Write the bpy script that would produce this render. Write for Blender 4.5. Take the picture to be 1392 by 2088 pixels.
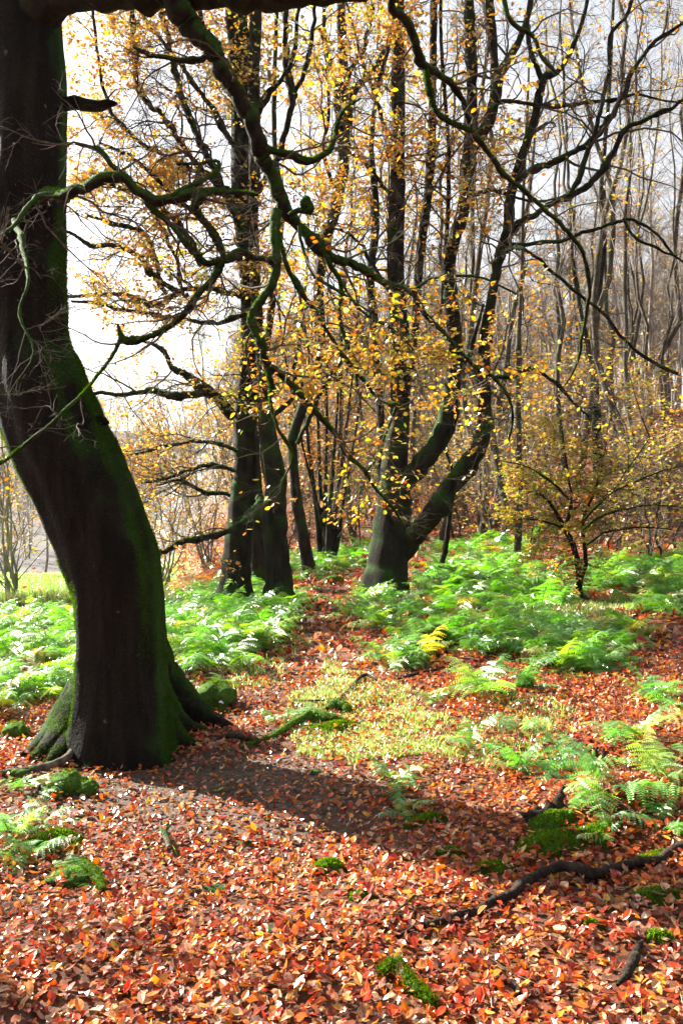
import bpy, math
import numpy as np
from mathutils import Vector

# ------------------------------------------------------------------ camera, world, sun
for o in list(bpy.data.objects):
    bpy.data.objects.remove(o)
SC = bpy.context.scene
COL = SC.collection
F = 1808.0            # focal length in photo pixels
CAMH = 1.6
cam_d = bpy.data.cameras.new('camera')
cam = bpy.data.objects.new('camera', cam_d)
COL.objects.link(cam)
cam.location = (0, 0, CAMH)
cam.rotation_euler = (math.radians(90), 0, 0)
cam_d.sensor_fit = 'VERTICAL'
cam_d.sensor_height = 36
cam_d.lens = 36 * F / 2088
cam_d.clip_start = 0.05
cam_d.clip_end = 3000
SC.camera = cam

SUN_AZ = math.radians(54)      # to the left of the view direction
SUN_EL = math.radians(32)
sdir = Vector((-math.sin(SUN_AZ) * math.cos(SUN_EL), math.cos(SUN_AZ) * math.cos(SUN_EL), math.sin(SUN_EL)))
world = bpy.data.worlds.new('World')
SC.world = world
world.use_nodes = True
wn = world.node_tree.nodes
sky = wn.new('ShaderNodeTexSky')
sky.sky_type = 'NISHITA'
sky.sun_disc = False
sky.sun_elevation = SUN_EL
sky.sun_rotation = -SUN_AZ
sky.dust_density = 3.0
sky.air_density = 1.0
bg = wn['Background']
_hs = wn.new('ShaderNodeHueSaturation')
_hs.inputs['Saturation'].default_value = .3
world.node_tree.links.new(sky.outputs[0], _hs.inputs['Color'])
world.node_tree.links.new(_hs.outputs[0], bg.inputs[0])
bg.inputs[1].default_value = 0.049
sun_d = bpy.data.lights.new('sun', 'SUN')
sun_d.energy = 5.0
sun_d.angle = math.radians(0.5)
sun_d.color = (1.0, 0.93, 0.82)
sun = bpy.data.objects.new('sun', sun_d)
sun.rotation_euler = sdir.to_track_quat('Z', 'Y').to_euler()
sun.location = (-20, 20, 20)
COL.objects.link(sun)
SC.view_settings.view_transform = 'Standard'
SC.view_settings.look = 'None'
SC.view_settings.gamma = 1
SC.view_settings.exposure = 2.5
SC.cycles.max_bounces = 5
SC.cycles.diffuse_bounces = 2
SC.cycles.glossy_bounces = 2
SC.cycles.transmission_bounces = 4
SC.cycles.transparent_max_bounces = 4
SC.cycles.volume_bounces = 0
SC.cycles.use_denoising = True
SC.cycles.caustics_reflective = False
SC.cycles.caustics_refractive = False
SC.render.film_transparent = False

# ------------------------------------------------------------------ helpers
R = np.random.default_rng(11)
A = np.array

def nrm(v):
    return v / np.maximum(np.linalg.norm(v, axis=-1, keepdims=True), 1e-9)

def sstep(a, b, x):
    t = np.clip((x - a) / (b - a), 0, 1)
    return t * t * (3 - 2 * t)

def vnoise(P, seed=0):
    """value noise on (...,3) points, range 0..1"""
    P = np.asarray(P, float)
    I = np.floor(P).astype(np.int64)
    f = P - I
    f = f * f * (3 - 2 * f)
    out = 0
    for dx in (0, 1):
        for dy in (0, 1):
            for dz in (0, 1):
                h = (I[..., 0] + dx) * 374761393 + (I[..., 1] + dy) * 668265263 + (I[..., 2] + dz) * 1274126177 + seed * 97531
                h = (h ^ (h >> 13)) * 1103515245 & 0x7fffffff
                h = (h ^ (h >> 15)) & 0xffff
                w = (f[..., 0] if dx else 1 - f[..., 0]) * (f[..., 1] if dy else 1 - f[..., 1]) * (f[..., 2] if dz else 1 - f[..., 2])
                out = out + w * h / 65535.0
    return out

def fbm(P, oct=4, seed=0):
    s, a, t = 0, 0.5, 0
    P = np.asarray(P, float)
    for k in range(oct):
        s = s + a * vnoise(P * 2 ** k, seed + k)
        t += a
        a *= .5
    return s / t

def n2(x, y, s=1.0, seed=0, oct=3):
    return fbm(np.stack([np.asarray(x) * s, np.asarray(y) * s, np.zeros_like(np.asarray(x, float)) + .37], -1), oct, seed)

def ground_base(x, y):
    x = np.asarray(x, float)
    y = np.asarray(y, float)
    yy = np.maximum(y, 0.5)
    q = x / np.maximum(yy, 3)
    rt = 0.035 * np.maximum(0, yy - 4) + 0.06 * np.clip(x, -8, 9) + 0.0012 * np.clip(yy - 8, 0, 12) ** 2 * sstep(0, .3, q)
    rt = rt + .30 * np.clip(yy - 18, 0, 10) * sstep(.13, .36, q)
    rt = rt + 0.19 * np.clip(yy - 26, 0, 60) * .45 + .03 * np.clip(yy - 86, 0, 200)
    fld = -0.04 - 0.026 * np.clip(yy - 12, 0, 16) - 3.5 * sstep(28, 60, yy) + 24 * sstep(62, 210, yy) + 0.02 * np.clip(yy - 210, 0, 600)
    m = sstep(-.12, -.235, q) * sstep(9, 13.5, yy)
    return rt * (1 - m) + fld * m

def ground(x, y):
    x = np.asarray(x, float)
    y = np.asarray(y, float)
    z = ground_base(x, y)
    z = z + (n2(x, y, .9, 3) - .5) * .16 + (n2(x, y, 3.1, 5) - .5) * .05
    z = z + .13 * np.exp(-(((x - 1.35) / .55) ** 2 + ((y - 4.45) / .35) ** 2))
    z = z + (n2(x, y, .02, 8) - .5) * 8 * sstep(60, 160, y)
    return z

def W(px, py, d):
    return A([(px - 696) / F * d, d, CAMH + (1044 - py) / F * d])

def G(px, py):
    """where the line of sight through a photo pixel meets the ground"""
    lo, hi = 1.5, 60.0
    ds = np.concatenate([np.arange(1.5, 14, .05), np.arange(14, 80, .25)])
    xs = (px - 696) / F * ds
    zs = CAMH + (1044 - py) / F * ds
    g = ground(xs, ds)
    k = np.argmax(zs < g)
    if not (zs < g).any():
        k = len(ds) - 1
    d = ds[k]
    return A([(px - 696) / F * d, d, float(ground((px - 696) / F * d, d))])

class Geo:
    def __init__(s):
        s.V, s.Q, s.T, s.C, s.n = [], [], [], [], 0
    def add(s, V, Q=None, T=None, C=None):
        V = np.asarray(V, np.float32).reshape(-1, 3)
        if len(V) == 0:
            return
        if Q is not None and len(Q):
            s.Q.append(np.asarray(Q, np.int64).reshape(-1, 4) + s.n)
        if T is not None and len(T):
            s.T.append(np.asarray(T, np.int64).reshape(-1, 3) + s.n)
        if C is None:
            C = np.zeros((len(V), 3)) + .5
        C = np.broadcast_to(np.asarray(C, np.float32), (len(V), 3))
        s.V.append(V)
        s.C.append(C)
        s.n += len(V)
    def mesh(s, name, mat, origin=(0, 0, 0), smooth=True):
        V = np.concatenate(s.V) - np.asarray(origin, np.float32)
        C = np.concatenate(s.C)
        Q = np.concatenate(s.Q) if s.Q else np.zeros((0, 4), np.int64)
        T = np.concatenate(s.T) if s.T else np.zeros((0, 3), np.int64)
        m = bpy.data.meshes.new(name)
        m.vertices.add(len(V))
        m.vertices.foreach_set('co', V.astype(np.float32).ravel())
        m.loops.add(len(Q) * 4 + len(T) * 3)
        m.loops.foreach_set('vertex_index', np.concatenate([Q.ravel(), T.ravel()]).astype(np.int32))
        m.polygons.add(len(Q) + len(T))
        ls = np.concatenate([np.arange(len(Q)) * 4, len(Q) * 4 + np.arange(len(T)) * 3]).astype(np.int32)
        m.polygons.foreach_set('loop_start', ls)
        m.polygons.foreach_set('loop_total', np.concatenate([np.full(len(Q), 4), np.full(len(T), 3)]).astype(np.int32))
        m.polygons.foreach_set('use_smooth', np.full(len(Q) + len(T), smooth))
        m.update(calc_edges=True)
        ca = m.attributes.new('Col', 'FLOAT_COLOR', 'POINT')
        ca.data.foreach_set('color', np.concatenate([C, np.ones((len(C), 1), np.float32)], 1).astype(np.float32).ravel())
        m.materials.append(mat)
        return m

def link(name, mesh, parent=None, loc=(0, 0, 0)):
    o = bpy.data.objects.new(name, mesh)
    o.location = loc
    if parent is not None:
        o.parent = parent
        o.location = (0, 0, 0)
    COL.objects.link(o)
    return o

def tag(o, label=None, cat=None, group=None, kind=None):
    if label: o['label'] = label
    if cat: o['category'] = cat
    if group: o['group'] = group
    if kind: o['kind'] = kind
    return o

def empty(name, loc):
    o = bpy.data.objects.new(name, None)
    o.location = tuple(float(v) for v in loc)
    o.empty_display_size = .3
    COL.objects.link(o)
    return o

def catmull(P, n):
    P = np.asarray(P, float)
    if len(P) < 3:
        t = np.linspace(0, 1, n)[:, None]
        return P[0] * (1 - t) + P[-1] * t
    seg = np.linalg.norm(np.diff(P[:, :3], axis=0), axis=1)
    cum = np.concatenate([[0], np.cumsum(seg)])
    u = np.linspace(0, cum[-1], n)
    k = np.clip(np.searchsorted(cum, u, side='right') - 1, 0, len(P) - 2)
    t = ((u - cum[k]) / np.maximum(seg[k], 1e-9))[:, None]
    Pe = np.concatenate([[2 * P[0] - P[1]], P, [2 * P[-1] - P[-2]]])
    p0, p1, p2, p3 = Pe[k], Pe[k + 1], Pe[k + 2], Pe[k + 3]
    return .5 * ((2 * p1) + (-p0 + p2) * t + (2 * p0 - 5 * p1 + 4 * p2 - p3) * t * t + (-p0 + 3 * p1 - 3 * p2 + p3) * t ** 3)

def tubes(geo, P, Rr, sides, C=None, rough=0.0, rfreq=6.0, cap=False, seed=0, lobes=None):
    """a batch of tubes. P (B,N,3), Rr (B,N)"""
    P = np.asarray(P, float)
    if P.ndim == 2:
        P = P[None]
        Rr = np.asarray(Rr)[None]
    B, N, _ = P.shape
    if B == 0:
        return
    T = nrm(np.gradient(P, axis=1))
    mean = nrm(P[:, -1] - P[:, 0] + 1e-6)
    ref = np.where(np.abs(mean[:, 2:3]) > .7, A([[1., .3, 0]]), A([[0.1, .2, 1.]]))
    ref = np.broadcast_to(ref[:, None], T.shape)
    U = nrm(np.cross(T, ref))
    Vv = np.cross(T, U)
    a = np.linspace(0, 2 * np.pi, sides, endpoint=False)
    ring = U[:, :, None, :] * np.cos(a)[None, None, :, None] + Vv[:, :, None, :] * np.sin(a)[None, None, :, None]
    rad = np.asarray(Rr, float)[:, :, None] * np.ones((1, 1, sides))
    if lobes is not None:
        rad = rad * lobes(np.linspace(0, 1, N)[:, None], a[None, :])[None]
    V = P[:, :, None, :] + ring * rad[..., None]
    if rough > 0:
        nz = fbm(V * A([rfreq, rfreq, rfreq * .35]), 3, seed) - .5 + .5 * (fbm(V * rfreq * 2.7, 2, seed + 9) - .5)
        V = V + ring * (nz * rough * 2)[..., None] * np.clip(rad, 0, 1)[..., None]
    V = V.reshape(-1, 3)
    i = np.arange(N - 1)[:, None]
    j = np.arange(sides)[None, :]
    q = np.stack([i * sides + j, i * sides + (j + 1) % sides, (i + 1) * sides + (j + 1) % sides, (i + 1) * sides + j], -1).reshape(-1, 4)
    Q = (q[None] + (np.arange(B) * N * sides)[:, None, None]).reshape(-1, 4)
    if C is not None and np.ndim(C) == 2:
        C = np.repeat(C, N * sides, axis=0)
    geo.add(V, Q, None, C)
    if cap:
        tip = P[:, -1] + T[:, -1] * np.asarray(Rr)[:, -1:] * .5
        for b in range(B):
            base = b * N * sides + (N - 1) * sides
            vv = np.concatenate([V[base:base + sides], tip[b:b + 1]])
            tt = [[k, (k + 1) % sides, sides] for k in range(sides)]
            geo.add(vv, None, tt, None if C is None else (C if np.ndim(C) < 2 else C[0]))

def path(pts, d, n=None, jit=0.0, rng=R):
    """pts: list of (px,py,halfwidth px[,depth]); returns world points, radii"""
    L = []
    for k, p in enumerate(pts):
        if len(p) > 3:
            dd = p[3]
        elif np.ndim(d):
            dd = d[0] + (d[1] - d[0]) * k / (len(pts) - 1)
        else:
            dd = d
        L.append(list(W(p[0], p[1], dd)) + [p[2] / F * dd])
    L = A(L)
    ln = np.linalg.norm(np.diff(L[:, :3], axis=0), axis=1).sum()
    n = n or int(max(8, min(90, ln / .07)))
    S = catmull(L, n)
    Pw, r = S[:, :3].copy(), np.maximum(S[:, 3], .0015)
    if jit:
        j = rng.normal(size=Pw.shape) * r[:, None] * jit
        j[0] = 0
        Pw += j
    return Pw, r

def resample(Pw, r, n=16):
    k = np.linspace(0, len(Pw) - 1, n)
    i = np.clip(k.astype(int), 0, len(Pw) - 2)
    t = k - i
    return Pw[i] * (1 - t)[:, None] + Pw[i + 1] * t[:, None], r[i] * (1 - t) + r[i + 1] * t

def spawn(P, Rr, density, length, n=8, ang=(.6, 1.2), flat=.7, wig=.16, grav=0.0, tmin=.15, tmax=1.0, rfac=.45, rmax=.02, rng=R, per=None, rend=.25, bias=None):
    """grow side shoots from a batch of parents"""
    if len(P) == 0:
        return np.zeros((0, n, 3)), np.zeros((0, n))
    B, N, _ = P.shape
    plen = np.linalg.norm(np.diff(P, axis=1), axis=2).sum(1)
    cnt = rng.poisson(np.full(B, float(per)) if per is not None else density * plen)
    idx = np.repeat(np.arange(B), cnt)
    K = len(idx)
    if K == 0:
        return np.zeros((0, n, 3)), np.zeros((0, n))
    t = tmin + (tmax - tmin) * rng.random(K)
    f = t * (N - 1)
    i = np.clip(f.astype(int), 0, N - 2)
    w = (f - i)[:, None]
    p0 = P[idx, i] * (1 - w) + P[idx, i + 1] * w
    r0 = Rr[idx, i] * (1 - w[:, 0]) + Rr[idx, i + 1] * w[:, 0]
    T = nrm(P[idx, i + 1] - P[idx, i])
    Qd = nrm(np.cross(T, rng.normal(size=(K, 3)) + 1e-6))
    th = rng.uniform(ang[0], ang[1], K)[:, None]
    D = T * np.cos(th) + Qd * np.sin(th)
    D[:, 2] *= flat
    if bias is not None:
        D = D + A(bias)
    D = nrm(D)
    L = length[0] + (length[1] - length[0]) * rng.random(K) ** 1.3
    L = L * (1.15 - .6 * t)
    out = np.zeros((K, n, 3))
    out[:, 0] = p0
    for k in range(1, n):
        D = nrm(D + rng.normal(size=(K, 3)) * wig + A([0, 0, grav]))
        out[:, k] = out[:, k - 1] + D * (L / (n - 1))[:, None]
    r = np.minimum(np.minimum(r0 * rfac, rmax), .012 * L + .0012)
    rr = r[:, None] * np.linspace(1, rend, n)[None]
    return out, np.maximum(rr, .0008)

LEAF = A([[0, 0, 0], [.22, .24, .02], [.52, .33, .02], [.82, .20, .02], [1, 0, 0], [.82, -.20, .02], [.52, -.33, .02], [.22, -.24, .02], [.5, 0, 0]])
LQ = A([[0, 1, 2, 8], [8, 2, 3, 4], [0, 8, 6, 7], [8, 4, 5, 6]])
ORANGE = A([[.60, .22, .05], [.66, .32, .07], [.48, .15, .04], [.62, .38, .10], [.34, .14, .05]])
YELLOW = A([[.72, .52, .11], [.62, .49, .12], [.68, .40, .09], [.50, .44, .10], [.56, .28, .06]])
GREENY = A([[.46, .52, .07], [.58, .54, .08], [.34, .44, .06], [.66, .46, .06], [.58, .28, .05]])

def add_leaves(geo, pos, dirv, size, pal, rng=R, tilt=.45, up=1.0, curl=0.0, fold=0.15):
    K = len(pos)
    if K == 0:
        return
    D = nrm(dirv + rng.normal(size=(K, 3)) * .35)
    N = nrm(A([0, 0, up]) + rng.normal(size=(K, 3)) * tilt)
    S = nrm(np.cross(D, N))
    N = np.cross(S, D)
    if np.ndim(size) == 0 or len(np.atleast_1d(size)) == 2:
        a, b = (size if np.ndim(size) else (size * .75, size * 1.2))
        sz = rng.uniform(a, b, K)
    else:
        sz = size
    u, v, w = LEAF[:, 0], LEAF[:, 1], LEAF[:, 2]
    cz = (curl * rng.normal(size=(K, 1)) * (u[None] - .3) ** 2 + np.abs(v)[None] * rng.normal(fold, fold * .8 + .05, (K, 1)))
    wv = rng.uniform(.7, 1.2, (K, 1)) * v[None]
    wv = wv * rng.uniform(.82, 1.15, (K, len(v)))
    V = pos[:, None] + sz[:, None, None] * (u[None, :, None] * D[:, None] + wv[..., None] * S[:, None] + cz[..., None] * N[:, None])
    Q = (LQ[None] + (np.arange(K) * 9)[:, None, None]).reshape(-1, 4)
    c = pal[rng.integers(0, len(pal), K)] * rng.uniform(.65, 1.25, (K, 1)) * rng.uniform(.9, 1.1, (K, 3))
    geo.add(V.reshape(-1, 3), Q, None, np.repeat(c, 9, axis=0))

def leaves_on(geo, P, per, size, pal, rng=R, tmin=.2, **kw):
    if len(P) == 0:
        return
    B, N, _ = P.shape
    cnt = rng.poisson(per, B) if np.ndim(per) == 0 else rng.poisson(per)
    idx = np.repeat(np.arange(B), cnt)
    K = len(idx)
    if not K:
        return
    t = (tmin + (1 - tmin) * rng.random(K)) * (N - 1)
    i = np.clip(t.astype(int), 0, N - 2)
    w = (t - i)[:, None]
    p = P[idx, i] * (1 - w) + P[idx, i + 1] * w
    T = nrm(P[idx, i + 1] - P[idx, i])
    S = nrm(np.cross(T, A([0, 0, 1.])) + 1e-6) * rng.choice([-1, 1], K)[:, None]
    D = nrm(T * .6 + S + A([0, 0, -.25]))
    add_leaves(geo, p, D, size, pal, rng, **kw)

# ------------------------------------------------------------------ materials
def mat(name):
    m = bpy.data.materials.new(name)
    m.use_nodes = True
    nt = m.node_tree
    for n in list(nt.nodes):
        nt.nodes.remove(n)
    out = nt.nodes.new('ShaderNodeOutputMaterial')
    def N(t, **k):
        n = nt.nodes.new('ShaderNode' + t)
        for a, b in k.items():
            if a.startswith('_'):
                setattr(n, a[1:], b)
        return n
    def Lk(a, b):
        nt.links.new(a, b)
    return m, N, Lk, out

def attr_col(N):
    a = N('Attribute')
    a.attribute_name = 'Col'
    return a.outputs['Color']

def mixcol(N, Lk, f, a, b):
    m = N('Mix')
    m.data_type = 'RGBA'
    for s, v in ((m.inputs[0], f), (m.inputs[6], a), (m.inputs[7], b)):
        if isinstance(v, (int, float)):
            s.default_value = v
        elif isinstance(v, tuple):
            s.default_value = (*v, 1)
        else:
            Lk(v, s)
    return m.outputs[2]

def noise(N, Lk, scale, detail=4, coord=None, rough=.6, stretch=None):
    tc = N('TexCoord')
    src = coord or tc.outputs['Object']
    if stretch:
        mp = N('Mapping')
        mp.inputs['Scale'].default_value = stretch
        Lk(src, mp.inputs[0])
        src = mp.outputs[0]
    n = N('TexNoise')
    n.inputs['Scale'].default_value = scale
    n.inputs['Detail'].default_value = detail
    n.inputs['Roughness'].default_value = rough
    Lk(src, n.inputs['Vector'])
    return n.outputs['Fac']

def ramp(N, Lk, f, lo, hi):
    r = N('MapRange')
    r.inputs[1].default_value = lo
    r.inputs[2].default_value = hi
    Lk(f, r.inputs[0])
    return r.outputs[0]

def leaf_mat(name, transl=.5, gloss=.08, rough=.35, gain=1.0, vein=True, fres=1.0):
    m, N, Lk, out = mat(name)
    c = attr_col(N)
    if vein:
        nz = noise(N, Lk, 70, 3)
        c = mixcol(N, Lk, ramp(N, Lk, nz, .45, .75), c, mixcol(N, Lk, .55, c, (.16, .06, .02)))
    d = N('BsdfDiffuse')
    t = N('BsdfTranslucent')
    g = N('BsdfGlossy')
    g.inputs['Roughness'].default_value = rough
    Lk(c, d.inputs[0])
    hs = N('HueSaturation')
    hs.inputs['Saturation'].default_value = 1.15
    hs.inputs['Value'].default_value = gain
    Lk(c, hs.inputs['Color'])
    Lk(hs.outputs[0], t.inputs[0])
    mx = N('MixShader')
    mx.inputs[0].default_value = transl
    Lk(d.outputs[0], mx.inputs[1])
    Lk(t.outputs[0], mx.inputs[2])
    fr = N('Fresnel')
    fr.inputs[0].default_value = 1.45
    mul = N('Math')
    mul.operation = 'MULTIPLY_ADD'
    mul.inputs[1].default_value = fres
    mul.inputs[2].default_value = gloss * .3
    mul.use_clamp = True
    Lk(fr.outputs[0], mul.inputs[0])
    m2 = N('MixShader')
    if gloss > 0:
        Lk(mul.outputs[0], m2.inputs[0])
    else:
        m2.inputs[0].default_value = 0
    Lk(mx.outputs[0], m2.inputs[1])
    Lk(g.outputs[0], m2.inputs[2])
    Lk(m2.outputs[0], out.inputs[0])
    return m

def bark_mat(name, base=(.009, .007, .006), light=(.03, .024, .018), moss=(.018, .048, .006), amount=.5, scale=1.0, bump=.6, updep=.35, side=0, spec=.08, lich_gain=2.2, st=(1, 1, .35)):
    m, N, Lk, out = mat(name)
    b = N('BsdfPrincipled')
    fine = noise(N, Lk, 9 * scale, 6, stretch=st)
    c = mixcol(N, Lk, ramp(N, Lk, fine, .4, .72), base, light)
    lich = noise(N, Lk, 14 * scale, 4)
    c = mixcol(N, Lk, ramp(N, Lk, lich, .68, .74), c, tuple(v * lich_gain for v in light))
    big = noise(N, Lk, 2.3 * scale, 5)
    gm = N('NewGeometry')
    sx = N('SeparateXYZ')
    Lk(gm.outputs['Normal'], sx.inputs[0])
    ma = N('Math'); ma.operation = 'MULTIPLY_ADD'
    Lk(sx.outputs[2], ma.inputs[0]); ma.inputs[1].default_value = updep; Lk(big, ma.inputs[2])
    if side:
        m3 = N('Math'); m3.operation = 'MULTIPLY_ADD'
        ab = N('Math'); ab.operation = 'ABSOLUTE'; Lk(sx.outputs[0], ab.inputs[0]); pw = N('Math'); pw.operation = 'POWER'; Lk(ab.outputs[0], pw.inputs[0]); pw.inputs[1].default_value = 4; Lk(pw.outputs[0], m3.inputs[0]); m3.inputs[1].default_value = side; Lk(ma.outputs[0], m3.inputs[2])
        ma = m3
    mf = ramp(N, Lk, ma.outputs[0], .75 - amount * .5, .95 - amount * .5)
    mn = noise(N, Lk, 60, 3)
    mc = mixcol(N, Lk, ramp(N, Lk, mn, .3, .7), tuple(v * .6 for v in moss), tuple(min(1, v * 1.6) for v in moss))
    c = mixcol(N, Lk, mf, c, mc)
    Lk(c, b.inputs['Base Color'])
    b.inputs['Roughness'].default_value = .85
    b.inputs['Specular IOR Level'].default_value = spec
    bp = N('Bump')
    bp.inputs['Strength'].default_value = bump
    bp.inputs['Distance'].default_value = .02
    ad = N('Math'); ad.operation = 'ADD'
    Lk(fine, ad.inputs[0]); Lk(noise(N, Lk, 45 * scale, 4), ad.inputs[1])
    Lk(ad.outputs[0], bp.inputs['Height'])
    Lk(bp.outputs[0], b.inputs['Normal'])
    Lk(b.outputs[0], out.inputs[0])
    return m

M_LEAF = leaf_mat('beech_leaf', .55, .03, .45, 1.2, True, .5)
M_LITTER = leaf_mat('litter_leaf', .36, .08, .27, 1.35, True, .6)
M_FERN = leaf_mat('fern_green', .48, .02, .42, 1.45, False, .28)
M_GRASS = leaf_mat('grass_green', .45, .03, .45, 1.3, False, .3)
M_MOSSB = leaf_mat('moss_blade', .5, .0, .6, 1.3, vein=False)
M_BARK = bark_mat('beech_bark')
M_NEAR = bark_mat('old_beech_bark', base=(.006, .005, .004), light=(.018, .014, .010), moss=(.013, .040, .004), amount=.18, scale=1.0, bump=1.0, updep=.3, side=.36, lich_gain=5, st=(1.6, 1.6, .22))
M_BOUGH = bark_mat('mossy_bough_bark', amount=.8, moss=(.025, .06, .008), scale=1.6)
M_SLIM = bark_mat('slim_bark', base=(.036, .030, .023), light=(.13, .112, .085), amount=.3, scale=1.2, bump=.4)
M_TWIG = bark_mat('twig_bark', base=(.06, .045, .035), light=(.13, .105, .085), amount=.15, scale=3, bump=.2)
M_MOSSY = bark_mat('moss_covered', base=(.03, .035, .012), light=(.07, .06, .03), amount=1.15, moss=(.05, .11, .015), scale=3, bump=.8)
M_ROOT = bark_mat('weathered_root', base=(.07, .055, .04), light=(.20, .17, .13), amount=.1, scale=3, bump=.6)

def ground_mat():
    m, N, Lk, out = mat('woodland_floor')
    b = N('BsdfPrincipled')
    at = N('Attribute'); at.attribute_name = 'Col'
    sp = N('SeparateColor')
    Lk(at.outputs['Color'], sp.inputs[0])
    n1 = noise(N, Lk, 28, 6)
    vo = N('TexVoronoi'); vo.inputs['Scale'].default_value = 16
    tc = N('TexCoord')
    Lk(tc.outputs['Object'], vo.inputs['Vector'])
    cr = N('ValToRGB')
    e = cr.color_ramp.elements
    e[0].position = 0; e[0].color = (.05, .018, .008, 1)
    e[1].position = 1; e[1].color = (.20, .10, .05, 1)
    for p, c in ((.25, (.14, .03, .01, 1)), (.5, (.08, .027, .012, 1)), (.75, (.18, .05, .015, 1))):
        q = e.new(p); q.color = c
    sc = N('SeparateColor')
    Lk(vo.outputs['Color'], sc.inputs[0])
    Lk(sc.outputs[0], cr.inputs[0])
    lit = mixcol(N, Lk, ramp(N, Lk, n1, .4, .65), cr.outputs[0], (.05, .03, .02))
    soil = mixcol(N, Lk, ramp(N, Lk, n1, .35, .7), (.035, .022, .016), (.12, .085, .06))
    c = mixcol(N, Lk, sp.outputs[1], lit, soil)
    gr = mixcol(N, Lk, ramp(N, Lk, noise(N, Lk, 7, 6), .3, .7), (.10, .22, .035), (.18, .33, .06))
    c = mixcol(N, Lk, sp.outputs[0], c, gr)
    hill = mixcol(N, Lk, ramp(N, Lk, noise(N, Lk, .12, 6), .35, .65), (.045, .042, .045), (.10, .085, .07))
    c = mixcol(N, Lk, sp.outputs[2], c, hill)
    Lk(c, b.inputs['Base Color'])
    b.inputs['Roughness'].default_value = .8
    b.inputs['Specular IOR Level'].default_value = .2
    bp = N('Bump'); bp.inputs['Strength'].default_value = .7; bp.inputs['Distance'].default_value = .03
    Lk(n1, bp.inputs['Height']); Lk(bp.outputs[0], b.inputs['Normal'])
    Lk(b.outputs[0], out.inputs[0])
    return m
M_GROUND = ground_mat()

# ------------------------------------------------------------------ terrain, one sheet to the horizon
def field_mask(x, y):
    q = x / np.maximum(y, 3)
    return sstep(-.15, -.23, q) * sstep(9.5, 12.5, y)

def path_mask(x, y):
    """the trodden path: from the near trunk up the middle"""
    pc = np.interp(y, [3, 4.6, 5.6, 6.4, 7.5, 9, 11, 13, 18, 24], [-.1, -.45, -.6, -.65, -.62, -.45, -.35, -.3, 0, .6])
    w = np.interp(y, [3, 5, 6, 8, 12, 24], [1.0, .8, .5, .4, .45, .5])
    return np.exp(-((x - pc) / w) ** 2) * sstep(3.4, 4.8, y)

tt = np.linspace(-1, 1, 260)
xs = np.sinh(tt * 5.2) / np.sinh(5.2) * 420
uu = np.linspace(0, 1, 340)
ys = -25 + 27 * np.minimum(uu / .08, 1) + (np.maximum(uu - .08, 0) > 0) * (np.sinh(np.maximum(uu - .08, 0) / .92 * 5.0) / np.sinh(5.0) * 700)
X, Y = np.meshgrid(xs, ys)
Z = ground(X, Y)
g = Geo()
ny, nx = X.shape
i, j = np.meshgrid(np.arange(ny - 1), np.arange(nx - 1), indexing='ij')
q = np.stack([i * nx + j, i * nx + j + 1, (i + 1) * nx + j + 1, (i + 1) * nx + j], -1).reshape(-1, 4)
fm = field_mask(X, Y) * (1 - sstep(45, 70, Y))
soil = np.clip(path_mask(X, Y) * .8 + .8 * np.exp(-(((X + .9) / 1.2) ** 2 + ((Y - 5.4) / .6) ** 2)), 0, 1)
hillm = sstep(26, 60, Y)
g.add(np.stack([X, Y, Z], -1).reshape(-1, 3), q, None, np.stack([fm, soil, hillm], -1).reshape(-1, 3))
tag(link('ground', g.mesh('ground', M_GROUND)), 'leaf covered woodland floor with a pale meadow at the left', None, None, 'structure')

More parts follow.
